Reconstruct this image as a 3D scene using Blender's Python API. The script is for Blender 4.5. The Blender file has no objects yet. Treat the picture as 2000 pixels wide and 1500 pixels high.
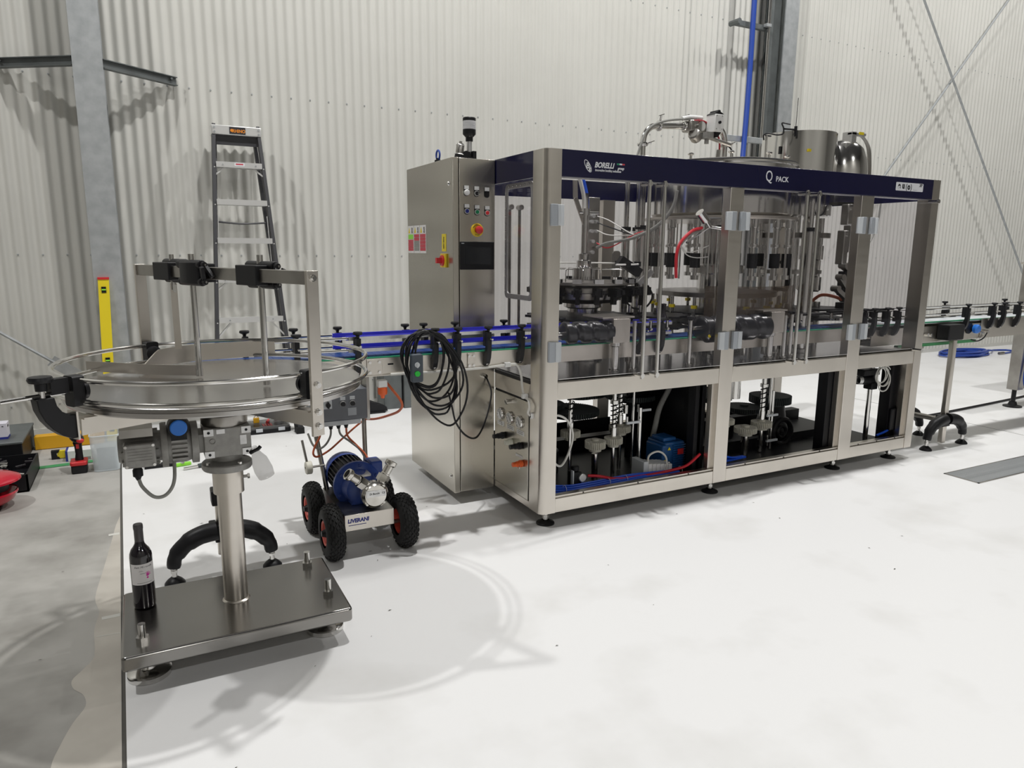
import bpy, math, random
from mathutils import Vector, Matrix
random.seed(7)
PI = math.pi
C = bpy.context.scene.collection
SC = bpy.context.scene

# ------------------------------------------------------------------ camera
cam_d = bpy.data.cameras.new('camera'); cam = bpy.data.objects.new('camera', cam_d); C.objects.link(cam)
cam_d.sensor_width = 36; cam_d.lens = 1387.4/2000*36; cam_d.clip_start = 0.05; cam_d.clip_end = 100
_p, _r, _y = 0.1863, 0.0079, 0.4787
_fw = Vector((math.sin(_y)*math.cos(_p), math.cos(_y)*math.cos(_p), -math.sin(_p)))
_rt = Vector((math.cos(_y), -math.sin(_y), 0)); _up = _rt.cross(_fw)
_r2 = _rt*math.cos(_r)+_up*math.sin(_r); _u2 = -_rt*math.sin(_r)+_up*math.cos(_r)
_m = Matrix((( _r2.x, _u2.x, -_fw.x, -1.7648), (_r2.y, _u2.y, -_fw.y, -3.0672), (_r2.z, _u2.z, -_fw.z, 1.45), (0,0,0,1)))
cam.matrix_world = _m
SC.camera = cam
# ------------------------------------------------------------------ world, lamps, exposure
W = bpy.data.worlds.new('world'); SC.world = W; W.use_nodes = True
W.node_tree.nodes['Background'].inputs[0].default_value = (0.93, 0.96, 1.0, 1)
W.node_tree.nodes['Background'].inputs[1].default_value = 0.2
SC.view_settings.view_transform = 'Standard'; SC.view_settings.look = 'None'
SC.view_settings.exposure = 0.0; SC.view_settings.gamma = 1.0; SC.view_settings.use_curve_mapping = False
LAMPS = [(0.3, 0.12, 8.0, 1.15), (4.0, 0.25, 8.0, 0.85), (-4.9, 0.2, 8.0, 0.9), (8.8, 0.4, 8.0, 0.9), (-3.5, -9.4, 8.0, 0.55), (4.5, -9.4, 8.0, 0.55)]  # last two are added fill, brightening the front wall mirrored in the steel posts
LAMP_W = 245
for _x, _yy, _z, _k in LAMPS:
    ld = bpy.data.lights.new('high_bay_or_fill_lamp', 'AREA'); ld.shape = 'DISK'; ld.size = 0.24; ld.energy = LAMP_W*_k; ld.color = (1.0, 0.99, 0.97)
    lo = bpy.data.objects.new('high_bay_or_fill_lamp', ld); lo.location = (_x, _yy, _z); C.objects.link(lo)

# ------------------------------------------------------------------ mesh helper
def V(*a): return Vector(a if len(a) > 1 else a[0])
class MB:
    def __init__(s): s.v = []; s.f = []; s.T = None
    def add(s, vs, fs):
        o = len(s.v)
        if s.T is not None: vs = [s.T @ Vector(v) for v in vs]
        s.v += [tuple(v) for v in vs]; s.f += [tuple(i+o for i in f) for f in fs]; return s
    def box(s, x0, x1, y0, y1, z0, z1):
        vs = [(x, y, z) for z in (z0, z1) for y in (y0, y1) for x in (x0, x1)]
        return s.add(vs, [(0,2,3,1),(4,5,7,6),(0,1,5,4),(2,6,7,3),(0,4,6,2),(1,3,7,5)])
    def cbox(s, c, d): return s.box(c[0]-d[0]/2, c[0]+d[0]/2, c[1]-d[1]/2, c[1]+d[1]/2, c[2]-d[2]/2, c[2]+d[2]/2)
    def cyl(s, p0, p1, r0, r1=None, n=16, cap=True):
        p0 = V(p0); p1 = V(p1); r1 = r0 if r1 is None else r1
        d = (p1-p0).normalized(); a = Vector((0,0,1)) if abs(d.z) < .9 else Vector((1,0,0))
        u = d.cross(a).normalized(); w = d.cross(u)
        vs = []
        for p, r in ((p0, r0), (p1, r1)):
            vs += [p+(u*math.cos(2*PI*i/n)+w*math.sin(2*PI*i/n))*r for i in range(n)]
        fs = [(i, i+n, (i+1) % n+n, (i+1) % n) for i in range(n)]
        if cap: fs += [tuple(range(n)), tuple(range(2*n-1, n-1, -1))]
        return s.add(vs, fs)
    def lathe(s, prof, c=(0,0,0), axis='Z', n=24, a0=0, a1=2*PI):
        c = V(c); full = abs(a1-a0) > 2*PI-1e-4; m = n if full else n+1
        ax = {'Z': (Vector((1,0,0)), Vector((0,1,0)), Vector((0,0,1))), 'X': (Vector((0,1,0)), Vector((0,0,1)), Vector((1,0,0))),
              'Y': (Vector((1,0,0)), Vector((0,0,1)), Vector((0,1,0)))}.get(axis if isinstance(axis, str) else None)
        if ax is None:
            d = V(axis).normalized(); a = Vector((0,0,1)) if abs(d.z) < .9 else Vector((1,0,0)); u = a.cross(d).normalized(); ax = (u, d.cross(u), d)
        vs = []
        for r, h in prof:
            vs += [c+(ax[0]*math.cos(a0+(a1-a0)*i/n)+ax[1]*math.sin(a0+(a1-a0)*i/n))*max(r, 1e-5)+ax[2]*h for i in range(m)]
        fs = []
        for k in range(len(prof)-1):
            for i in range(n):
                j = (i+1) % m
                fs.append((k*m+i, k*m+j, (k+1)*m+j, (k+1)*m+i))
        return s.add(vs, fs)
    def tube(s, pts, r, n=8, closed=False):
        P = [V(p) for p in pts]; N = len(P); R = r if isinstance(r, (list, tuple)) else [r]*N
        vs = []; u = None
        for i in range(N):
            a = P[(i-1) % N] if (closed or i) else P[i]; b = P[(i+1) % N] if (closed or i < N-1) else P[i]
            d = (b-a); d = d.normalized() if d.length > 1e-9 else Vector((0,0,1))
            if u is None:
                q = Vector((0,0,1)) if abs(d.z) < .9 else Vector((1,0,0)); u = d.cross(q).normalized()
            else:
                u = (u-d*u.dot(d)); u = u.normalized() if u.length > 1e-6 else d.orthogonal().normalized()
            w = d.cross(u)
            vs += [P[i]+(u*math.cos(2*PI*k/n)+w*math.sin(2*PI*k/n))*R[i] for k in range(n)]
        fs = []
        for i in range(N if closed else N-1):
            j = (i+1) % N
            fs += [(i*n+k, i*n+(k+1) % n, j*n+(k+1) % n, j*n+k) for k in range(n)]
        if not closed: fs += [tuple(range(n-1, -1, -1)), tuple(range((N-1)*n, N*n))]
        return s.add(vs, fs)
    def prism(s, poly, axis, a0, a1):
        n = len(poly)
        def mk(p, a): return {'X': (a, p[0], p[1]), 'Y': (p[0], a, p[1]), 'Z': (p[0], p[1], a)}[axis]
        vs = [mk(p, a0) for p in poly]+[mk(p, a1) for p in poly]
        fs = [tuple(range(n)), tuple(range(2*n-1, n-1, -1))]+[(i, i+n, (i+1) % n+n, (i+1) % n) for i in range(n)]
        return s.add(vs, fs)
    def ball(s, c, r, n=12, m=8):
        r = (r, r, r) if not isinstance(r, (list, tuple)) else r
        vs = []; fs = []
        for j in range(m+1):
            t = PI*j/m
            vs += [(c[0]+r[0]*math.sin(t)*math.cos(2*PI*i/n), c[1]+r[1]*math.sin(t)*math.sin(2*PI*i/n), c[2]+r[2]*math.cos(t)) for i in range(n)]
        for j in range(m):
            fs += [(j*n+i, (j+1)*n+i, (j+1)*n+(i+1) % n, j*n+(i+1) % n) for i in range(n)]
        return s.add(vs, fs)
    def torus(s, c, R, r, axis='Z', n=32, k=8, a0=0, a1=2*PI):
        full = abs(a1-a0) > 2*PI-1e-4; pts = []
        for i in range(n if full else n+1):
            a = a0+(a1-a0)*i/n; x, y = R*math.cos(a), R*math.sin(a)
            pts.append({'Z': (c[0]+x, c[1]+y, c[2]), 'Y': (c[0]+x, c[1], c[2]+y), 'X': (c[0], c[1]+x, c[2]+y)}[axis])
        return s.tube(pts, r, k, closed=full)
    def gear(s, c, r, h, t, hole=.02, depth=.012):
        P = []
        for i in range(t):
            for da, rr in ((-.25, r-depth), (-.16, r), (.16, r), (.25, r-depth)):
                a = 2*PI*(i+da)/t; P.append((c[0]+rr*math.cos(a), c[1]+rr*math.sin(a)))
        return s.prism(P, 'Z', c[2], c[2]+h)
    def beam(s, p0, p1, w, h, up=(0,0,1)):
        p0 = V(p0); p1 = V(p1); d = (p1-p0).normalized(); u = V(up); sd = d.cross(u).normalized(); u = sd.cross(d)
        vs = [p+sd*a*w/2+u*b*h/2 for p in (p0, p1) for a, b in ((-1,-1),(1,-1),(1,1),(-1,1))]
        return s.add(vs, [(0,1,2,3),(7,6,5,4),(0,4,5,1),(1,5,6,2),(2,6,7,3),(3,7,4,0)])
def smooth_path(P, k=6, closed=False):
    P = [V(p) for p in P]; n = len(P); out = []
    rng = range(n) if closed else range(n-1)
    for i in rng:
        a = P[(i-1) % n] if closed or i > 0 else P[i]*2-P[i+1]
        b = P[i]; c = P[(i+1) % n]; d = P[(i+2) % n] if closed or i < n-2 else P[i+1]*2-P[i]
        for j in range(k):
            t = j/k; out.append(.5*((2*b)+(c-a)*t+(2*a-5*b+4*c-d)*t*t+(3*b-a-3*c+d)*t**3))
    if not closed: out.append(P[-1])
    return out
def rrect(x0, x1, y0, y1, r, k=4, rr=None):
    rr = rr or (r, r, r, r); P = []
    for (cx, cy, a), q in zip(((x1, y1, 0), (x0, y1, PI/2), (x0, y0, PI), (x1, y0, 1.5*PI)), rr):
        sx = -1 if cx == x1 else 1; sy = -1 if cy == y1 else 1
        if q <= 0: P.append((cx, cy)); continue
        for i in range(k+1):
            t = a+PI/2*i/k; P.append((cx+sx*q+q*math.cos(t), cy+sy*q+q*math.sin(t)))
    return P
ORG = {}
def mesh(mb, name, mat, sharp=35):
    me = bpy.data.meshes.new(name); me.from_pydata(mb.v, [], mb.f); me.validate(); me.update()
    import bmesh as _b
    bm = _b.new(); bm.from_mesh(me); _b.ops.recalc_face_normals(bm, faces=bm.faces); bm.to_mesh(me); bm.free()
    me.shade_smooth(); me.set_sharp_from_angle(angle=math.radians(sharp))
    if mat is not None: me.materials.append(M[mat] if isinstance(mat, str) else mat)
    return me
def tag(o, label=None, cat=None, group=None, kind=None):
    if label: o['label'] = label
    if cat: o['category'] = cat
    if group: o['group'] = group
    if kind: o['kind'] = kind
    return o
def put(name, me, parent=None, at=(0,0,0), rot=(0,0,0), scale=None):
    o = bpy.data.objects.new(name, me); C.objects.link(o); po = ORG.get(parent.name, V(0,0,0)) if parent else V(0,0,0)
    if parent: o.parent = parent
    o.location = V(at)-po; o.rotation_euler = rot
    if scale: o.scale = scale
    ORG[o.name] = V(at); return o
def out(mb, name, mat, parent=None, label=None, cat=None, group=None, kind=None, bev=0, sharp=35):
    """one mesh object from vertices given in world space"""
    org = ORG[parent.name] if parent else V(0,0,0)
    if parent is None and mb.v:
        xs = [v[0] for v in mb.v]; ys = [v[1] for v in mb.v]; zs = [v[2] for v in mb.v]
        org = V((min(xs)+max(xs))/2, (min(ys)+max(ys))/2, min(zs))
    mb.v = [(v[0]-org.x, v[1]-org.y, v[2]-org.z) for v in mb.v]
    o = put(name, mesh(mb, name, mat, sharp), parent, org)
    if bev:
        b = o.modifiers.new('bevel', 'BEVEL'); b.width = bev; b.segments = 2; b.limit_method = 'ANGLE'; b.angle_limit = math.radians(40)
    return tag(o, label, cat, group, kind)
def thing(name, label, cat, loc=(0,0,0), group=None):
    o = bpy.data.objects.new(name, None); C.objects.link(o); o.location = loc; ORG[o.name] = V(loc); o.empty_display_size = .1
    return tag(o, label, cat, group)
def bx(name, mat, parent, x0, x1, y0, y1, z0, z1, bev=0, **k): return out(MB().box(x0, x1, y0, y1, z0, z1), name, mat, parent, bev=bev, **k)
def text(name, s, size, at, parent, mat, rot=(PI/2,0,0), align='CENTER', shear=0, bold=0, ext=.0006, sx=1):
    cu = bpy.data.curves.new(name, 'FONT'); cu.body = s; cu.size = size; cu.align_x = align; cu.align_y = 'CENTER'; cu.shear = shear; cu.offset = bold; cu.extrude = ext
    cu.resolution_u = 3
    t = bpy.data.objects.new(name, cu); me = bpy.data.meshes.new_from_object(t); bpy.data.objects.remove(t); bpy.data.curves.remove(cu)
    me.materials.clear(); me.materials.append(M[mat]); me.name = name
    return put(name, me, parent, at, rot, (sx,1,1) if sx != 1 else None)
# ------------------------------------------------------------------ materials
M = {}
def mat(name, col, rough=.5, metal=0, noise=None, bump=None, spec=None, alpha=None, coat=0, rnoise=None):
    m = bpy.data.materials.new(name); m.use_nodes = True; nt = m.node_tree; b = nt.nodes['Principled BSDF']
    b.inputs['Base Color'].default_value = (*col, 1); b.inputs['Roughness'].default_value = rough; b.inputs['Metallic'].default_value = metal
    if spec is not None: b.inputs['Specular IOR Level'].default_value = spec
    if coat: b.inputs['Coat Weight'].default_value = coat
    tc = None
    def coords(sc):
        nonlocal tc
        if tc is None: tc = nt.nodes.new('ShaderNodeTexCoord')
        mp = nt.nodes.new('ShaderNodeMapping'); mp.inputs['Scale'].default_value = sc; nt.links.new(tc.outputs['Object'], mp.inputs['Vector']); return mp
    def nz(sc, det=3, ss=(1,1,1)):
        n = nt.nodes.new('ShaderNodeTexNoise'); n.inputs['Scale'].default_value = sc; n.inputs['Detail'].default_value = det
        nt.links.new(coords(ss).outputs[0], n.inputs['Vector']); return n
    if noise:   # (scale, col2, lo, hi, stretch)
        n = nz(noise[0], 4, noise[4] if len(noise) > 4 else (1,1,1)); r = nt.nodes.new('ShaderNodeValToRGB')
        r.color_ramp.elements[0].position = noise[2]; r.color_ramp.elements[1].position = noise[3]
        r.color_ramp.elements[0].color = (*col, 1); r.color_ramp.elements[1].color = (*noise[1], 1)
        nt.links.new(n.outputs['Fac'], r.inputs[0]); nt.links.new(r.outputs[0], b.inputs['Base Color'])
    if rnoise:  # (scale, lo, hi, stretch)
        n = nz(rnoise[0], 3, rnoise[3] if len(rnoise) > 3 else (1,1,1)); mr = nt.nodes.new('ShaderNodeMapRange')
        mr.inputs['To Min'].default_value = rnoise[1]; mr.inputs['To Max'].default_value = rnoise[2]
        nt.links.new(n.outputs['Fac'], mr.inputs['Value']); nt.links.new(mr.outputs[0], b.inputs['Roughness'])
    if bump:
        n = nz(bump[0], 3, bump[2] if len(bump) > 2 else (1,1,1)); bp = nt.nodes.new('ShaderNodeBump'); bp.inputs['Strength'].default_value = bump[1]; bp.inputs['Distance'].default_value = .002
        nt.links.new(n.outputs['Fac'], bp.inputs['Height']); nt.links.new(bp.outputs[0], b.inputs['Normal'])
    if alpha is not None: b.inputs['Alpha'].default_value = alpha
    M[name] = m; return m
mat('wall_paint', (.66,.655,.615), .45, noise=(1.5, (.62,.615,.575), .35, .7), spec=.4)
mat('floor_white', (.83,.83,.83), .42, noise=(2.6, (.71,.705,.69), .5, .85), bump=(9, .08), spec=.35)
mat('concrete', (.43,.42,.395), .55, noise=(3.6, (.27,.26,.24), .38, .72), bump=(30, .25), spec=.3)
mat('concrete_pale', (.55,.52,.465), .6, noise=(4, (.44,.41,.365), .4, .7), bump=(30, .2), spec=.3)
mat('joint', (.10,.095,.085), .8)
mat('steel', (.68,.64,.585), .3, 1, rnoise=(3, .24, .38, (1,1,14)), noise=(4, (.60,.565,.515), .4, .75, (1,1,.3)))
mat('steel_x', (.70,.66,.60), .3, 1, rnoise=(3, .26, .4, (1,12,12)), noise=(4, (.62,.585,.53), .4, .75))
mat('steel_pol', (.70,.69,.67), .14, 1)
mat('steel_dark', (.42,.405,.38), .32, 1, noise=(6, (.30,.285,.265), .4, .7))
mat('steel_cab', (.60,.57,.51), .25, 1, rnoise=(1.6, .2, .3, (1,1,3)), noise=(1.3, (.51,.49,.44), .35, .75, (1,1,.6)))
mat('steel_disc', (.58,.565,.55), .24, 1, rnoise=(3, .2, .3), noise=(2, (.53,.515,.50), .4, .7))
mat('alu', (.74,.74,.74), .38, .9, noise=(30, (.62,.62,.62), .4, .7))
mat('galv', (.50,.52,.53), .5, .55, noise=(14, (.40,.42,.43), .35, .7), bump=(40, .1))
mat('galv_dark', (.16,.175,.175), .5, .4, noise=(8, (.12,.13,.13), .4, .7))
mat('cast', (.36,.355,.34), .5, .4, noise=(40, (.30,.295,.285), .4, .7), bump=(120, .15))
mat('plastic_black', (.012,.012,.014), .42, spec=.3)
mat('rubber', (.013,.013,.013), .7, bump=(90, .2), spec=.35)
mat('machine_black', (.007,.007,.009), .45, spec=.3)
mat('steel_base', (.37,.36,.345), .2, 1, rnoise=(3, .17, .27), noise=(2, (.32,.31,.295), .4, .7))
mat('navy', (.007,.007,.042), .18, spec=.4, coat=.2)
mat('screw_plastic', (.010,.010,.013), .28)
mat('blue_plastic', (.03,.20,.72), .35)
mat('blue_strip', (.05,.05,.80), .3)
mat('blue_belt', (.02,.055,.20), .35)
mat('green_strip', (.03,.32,.16), .5)
mat('blue_motor', (.015,.05,.27), .38, noise=(25, (.03,.07,.30), .45, .75), bump=(60, .1))
mat('blue_pump', (.012,.085,.26), .35)
mat('blue_hose', (.015,.06,.36), .35)
mat('blue_tube', (.01,.10,.72), .35)
mat('red_tube', (.62,.02,.035), .35)
mat('red_hose', (.35,.02,.03), .45)
mat('white_plastic', (.80,.80,.79), .4)
mat('nylon', (.72,.72,.62), .5)
mat('grey_plastic', (.42,.45,.49), .4)
mat('grey_light', (.60,.63,.66), .35)
mat('gear_nylon', (.62,.60,.52), .55)
mat('gear_dark', (.05,.062,.062), .6)
mat('cable_black', (.010,.010,.012), .42, spec=.3)
mat('cable_white', (.70,.69,.65), .5)
mat('cable_grey', (.30,.30,.28), .5)
mat('cable_orange', (.58,.13,.05), .5)
mat('orange', (.85,.14,.03), .4)
mat('yellow', (.85,.60,.02), .4)
mat('yellow_tool', (.86,.68,.02), .35)
mat('yellow_rail', (.72,.38,.012), .45)
mat('red', (.65,.03,.035), .35)
mat('red_gloss', (.52,.01,.03), .15, coat=.5)
mat('green_btn', (.01,.24,.10), .35)
mat('green_led', (.02,.55,.05), .35)
mat('blue_btn', (.01,.02,.20), .35)
mat('green_tape', (.05,.28,.10), .5)
mat('green_bright', (.30,.80,.05), .4)
mat('rim_red', (.62,.09,.06), .45)
mat('screen', (.02,.022,.025), .12)
mat('box_card', (.72,.70,.78), .6)
mat('ladder_rail', (.045,.045,.05), .5)
mat('ladder_alu', (.80,.80,.79), .35, .6)
mat('glass_dark', (.008,.006,.010), .06, spec=.6, coat=.4)
mat('label_paper', (.82,.80,.80), .55)
mat('capsule', (.10,.095,.10), .35, .6)
mat('ink', (.03,.03,.035), .5)
mat('ink_blue', (.02,.03,.25), .5)
mat('ink_red', (.60,.06,.09), .5)
mat('ink_pink', (.70,.05,.40), .5)
mat('ink_orange', (.85,.28,.02), .5)
mat('ink_white', (.85,.86,.9), .5)
mat('pump_steel', (.72,.70,.66), .22, 1, noise=(12, (.55,.53,.49), .4, .7), bump=(30, .2))
mat('clear_milk', (.75,.82,.86), .3, alpha=.55)
mat('bag', (.5,.49,.48), .2, alpha=.38, bump=(60, 1.0))
mat('amber_pvc', (.20,.20,.20), .2, alpha=.55)
mat('lamp_lens', (.78,.78,.80), .2, alpha=.85)
mat('leaf', (.05,.05,.03), .7)
mat('leaf_green', (.20,.22,.03), .7)
def glass(name, tint, refl):
    m = bpy.data.materials.new(name); m.use_nodes = True; nt = m.node_tree; nt.nodes.clear()
    o = nt.nodes.new('ShaderNodeOutputMaterial'); t = nt.nodes.new('ShaderNodeBsdfTransparent'); g = nt.nodes.new('ShaderNodeBsdfGlossy')
    mx = nt.nodes.new('ShaderNodeMixShader'); lf = nt.nodes.new('ShaderNodeLayerWeight'); lf.inputs['Blend'].default_value = .5
    pw = nt.nodes.new('ShaderNodeMath'); pw.operation = 'POWER'; pw.inputs[1].default_value = 4; nt.links.new(lf.outputs['Facing'], pw.inputs[0])
    lw = nt.nodes.new('ShaderNodeMath'); lw.operation = 'MULTIPLY_ADD'; lw.inputs[1].default_value = .6; lw.inputs[2].default_value = refl; nt.links.new(pw.outputs[0], lw.inputs[0])
    t.inputs[0].default_value = (*tint, 1); g.inputs['Roughness'].default_value = .03; g.inputs[0].default_value = (.9,.9,.95,1)
    nt.links.new(lw.outputs[0], mx.inputs[0]); nt.links.new(t.outputs[0], mx.inputs[1]); nt.links.new(g.outputs[0], mx.inputs[2]); nt.links.new(mx.outputs[0], o.inputs[0])
    M[name] = m
glass('acrylic', (.955,.95,.96), .014)
# ------------------------------------------------------------------ floor and wall
WY = 3.41
def struct(mb, name, m, **k): return out(mb, name, m, kind='structure', **k)
JX = lambda y: -1.929-.0213*y
struct(MB().prism([(JX(-11), -11), (13, -11), (13, WY+.1), (JX(WY+.1), WY+.1)], 'Z', -.15, 0), 'floor', 'floor_white', label='glossy white painted concrete floor slab', cat='floor')
fc = struct(MB().prism([(-9, -11), (JX(-11)-.012, -11), (JX(WY+.1)-.012, WY+.1), (-9, WY+.1)], 'Z', -.15, -.002), 'floor', 'concrete', label='bare grey concrete floor slab on the left', cat='floor')
tag(out(MB().prism([(JX(-11)-.012, -11), (JX(-11), -11), (JX(WY), WY), (JX(WY)-.012, WY)], 'Z', -.15, -.006), 'trim_1', 'joint', kind='structure'), 'dark sawn joint between white and grey floor slabs', 'joint')
# pale sealer band on the concrete beside the joint, wavy edge
m = MB(); P = [(-1.957, -2.6)]; yy = -2.6
edge = [(-2.06,-2.6),(-2.07,-1.6),(-2.09,-1.1),(-2.10,-.9),(-2.085,-.8),(-2.06,-.7),(-2.03,-.62),(-2.04,-.55),(-2.07,-.5),(-2.08,-.44),(-2.05,-.38),(-2.02,-.3),(-2.03,-.1),(-2.02,.05),(-2.04,.2),(-2.02,.5),(-2.0,.8),(-1.985,1.05),(-1.968,1.2)]
ex = smooth_path([(a, b, 0) for a, b in edge], 4)
vs = []; fs = []
for i, e in enumerate(ex):
    vs += [(e.x, e.y, -.0012), (JX(e.y)-.013, e.y, -.0012)]
    if i: fs.append((2*i-2, 2*i-1, 2*i+1, 2*i))
m.add(vs, fs); out(m, 'sealer_band', 'concrete_pale', fc)
for (ax_, ay_, bx_, by_, w) in ((-2.014, .925, -1.965, .927, .03), (-2.008, -.014, -1.944, -.012, .026), (-2.02, -.160, -1.942, -.166, .005)):
    m = MB(); m.beam((ax_, ay_, -.0008), (bx_, by_, -.0008), w, .0006); out(m, 'paint_smear', 'wall_paint', fc)
# corrugated wall
pitch = .0785; amp = .0095; x0 = -9.0; n = 281*10; vs = []; fs = []
for i in range(n+1):
    x = x0+pitch*i/10; y = WY-amp*math.cos(2*PI*i/10)
    vs += [(x, y, -.02), (x, y, 8.45)]
    if i: fs.append((2*i-2, 2*i, 2*i+1, 2*i-1))
wall = struct(MB().add(vs, fs), 'wall_back', 'wall_paint', label='cream corrugated steel wall cladding behind the machine', cat='wall', sharp=60)
m = MB()
for z, off in ((.24, 0), (1.388, 0), (2.69, 0), (3.982, 0)):
    k = 0
    while x0+pitch*2*k < 11.5:
        x = x0+pitch*2*k
        if x > -4: m.lathe([(0, -.006), (.005, -.006), (.0075, 0)], (x, WY-amp, z), 'Y', 6)
        k += 1
out(m, 'cladding_screws', 'galv', wall, kind='stuff')
m = MB()
m.box(x0, 12, WY-.012, WY+.02, 0, .05); out(m, 'trim_2', 'wall_paint', kind='structure', label='low flashing strip along the foot of the wall', cat='flashing')

# the rest of the hall, out of the picture
mat('hall_wall', (.2,.195,.18), .6); mat('hall_roof', (.06,.06,.065), .5)
struct(MB().box(-9.2, -9.0, -11, WY+.1, -.15, 8.6), 'wall_left', 'hall_wall', label='painted end wall of the hall on the left', cat='wall')
struct(MB().box(13, 13.2, -11, WY+.1, -.15, 8.6), 'wall_right', 'hall_wall', label='painted end wall of the hall on the right', cat='wall')
mat('hall_front', (.46,.45,.42), .6)
struct(MB().box(-9.2, 13.2, -11.2, -11, -.15, 8.6), 'wall_front', 'hall_front', label='painted long wall behind the camera', cat='wall')
struct(MB().box(-9.2, 13.2, -11.2, WY+.1, 8.4, 8.6), 'ceiling', 'hall_roof', label='dark insulated roof of the hall', cat='ceiling')
# ------------------------------------------------------------------ columns and bracing
def ibeam(mb, x0, x1, y0, y1, z0, z1, t=.014):
    mb.box(x0, x1, y0, y0+t, z0, z1); mb.box(x0, x1, y1-t, y1, z0, z1)
    xm = (x0+x1)/2; mb.box(xm-.006, xm+.006, y0+t, y1-t, z0, z1); return mb
col1 = thing('steel_column', 'galvanised steel column standing by the yellow spirit level', 'column', (-1.98, 3.2, 0), 'steel columns')
m = MB(); ibeam(m, -2.075, -1.885, 3.08, 3.37, 0, 8.38); out(m, 'shaft', 'galv', col1)
m = MB(); m.box(-2.15, -1.81, 3.02, 3.385, 0, .02); out(m, 'base_plate', 'galv', col1)
for s, tx in ((1, -1.40), (-1, -2.56)):
    m = MB(); xs = -1.89 if s > 0 else -2.07
    m.beam((xs, 3.11, 2.738), (tx, 3.385, 2.722), .006, .062); m.beam((xs, 3.11, 2.768), (tx, 3.385, 2.752), .05, .006); m.beam((xs, 3.11, 2.710), (tx, 3.385, 2.694), .05, .006)
    m.cyl((tx-.03*s, 3.36, 2.735), (tx-.03*s, 3.335, 2.735), .009, n=6)
    out(m, 'knee_brace', 'galv_dark', col1, label='dark grey channel brace')
col2 = thing('steel_column', 'dark galvanised steel column behind the bottling machine', 'column', (4.9, 3.2, 0), 'steel columns')
m = MB(); m.box(4.80, 5.005, 3.08, 3.095, 0, 8.38); out(m, 'front_flange', 'galv', col2)
m = MB(); m.box(4.885, 4.90, 3.095, 3.37, 0, 8.38); m.box(4.80, 5.005, 3.355, 3.37, 0, 8.38); m.box(4.62, 4.80, 3.15, 3.16, 0, 8.38); out(m, 'web', 'galv_dark', col2)
m = MB(); m.box(3.98, 4.80, 3.05, 3.095, 2.645, 2.705); out(m, 'side_arm', 'galv', col2, bev=.004)
# conduit, blue hose, bracket on the second column
o = thing('air_pipe', 'thin steel pipe running up beside the dark column', 'pipe', (4.6, 3.12, 0))
m = MB(); m.cyl((4.60, 3.12, 0), (4.60, 3.12, 8.38), .016, n=10); out(m, 'tube', 'steel_pol', o)
m = MB(); m.cbox((4.58, 3.12, 3.9), (.07, .05, .03)); out(m, 'pipe_clip', 'galv', o)
o = thing('pipe_bracket', 'dark steel bracket arm holding the blue hose at the column', 'bracket', (4.4, 3.15, 3.9))
m = MB(); m.box(4.15, 4.62, 3.15, 3.2, 3.86, 3.91); out(m, 'arm', 'galv_dark', o); m = MB(); m.cyl((4.15, 3.1, 3.885), (4.15, 3.24, 3.885), .03, n=8); out(m, 'end_stub', 'galv_dark', o)
m = MB(); m.tube(smooth_path([(4.31, 3.06, 7), (4.305, 3.06, 5.5), (4.30, 3.06, 4.1), (4.29, 3.05, 3.3), (4.22, 3.0, 2.5), (4.1, 2.9, 2.0), (4.05, 2.85, 1.2)]), .028, 10)
out(m, 'water_hose', 'blue_hose', label='bright blue hose hanging down beside the dark column', cat='hose')
for a, b, nm in (((7.325, 3.2, 4.604), (10.47, 3.2, 1.09), 'left'), ((9.189, 3.24, 4.891), (6.3, 3.24, 1.72), 'right')):
    A = V(a); B = V(b); d = (A-B).normalized(); A = A+d*2.2
    m = MB(); m.cyl(A, B, .014, n=8)
    out(m, 'bracing_rod', 'galv', label='thin steel bracing rod falling towards the %s end of the wall' % ('right' if nm == 'left' else 'left'), cat='rod', group='crossed wall bracing rods')
# ------------------------------------------------------------------ accumulation turntable
TC = V(-1.535, -.35, 0)
tt = thing('accumulation_turntable', 'round stainless accumulation turntable on a single post', 'turntable', (TC.x, TC.y, 0))
# base plate: rounded folded sheet
m = MB(); m.prism(rrect(-1.92, -1.158, -.625, -.118, .016, 3), 'Z', .082, .135)
base = out(m, 'base_plate', 'steel_base', tt, bev=.008)
m = MB(); m.lathe([(.043, .1352), (.050, .1353), (.047, .1385), (.043, .141)], (TC.x, TC.y, 0), 'Z', 32); out(m, 'weld_collar', 'steel', tt)
hexn = lambda c, r, z0, z1, a=0: [(c[0]+r*math.cos(PI/3*i+a), c[1]+r*math.sin(PI/3*i+a)) for i in range(6)]
for bxx, byy in ((-1.855, -.53), (-1.215, -.475), (-1.235, -.185), (-1.86, -.20)):
    m = MB(); m.cyl((bxx, byy, .03), (bxx, byy, .197), .0125, n=14); b = out(m, 'levelling_bolt', 'steel_pol', tt)
    m = MB(); m.prism(hexn((bxx, byy), .021, 0, 0, .3), 'Z', .135, .152); out(m, 'nut', 'steel_pol', b)
    m = MB(); fx = bxx+(.012 if bxx < -1.5 else -.02); fy = byy+.012 if byy < -.5 else byy-.01
    m.lathe([(0, .046), (.018, .046), (.022, .028), (.062, .022), (.07, .016), (.07, 0.0)], (fx, fy, .001), 'Z', 28); out(m, 'foot_disc', 'steel_pol', tt)
m = MB(); m.lathe([(.043, .136), (.043, .56), (.054, .562), (.054, .655)], (TC.x, TC.y, 0), 'Z', 32); out(m, 'post', 'steel', tt)
m = MB(); m.cyl((TC.x+.052, TC.y-.01, .615), (TC.x+.068, TC.y-.01, .615), .006, n=8); m.cyl((TC.x+.066, TC.y-.01, .615), (TC.x+.074, TC.y-.01, .615), .010, n=6); out(m, 'set_screw', 'steel_pol', tt)
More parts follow.
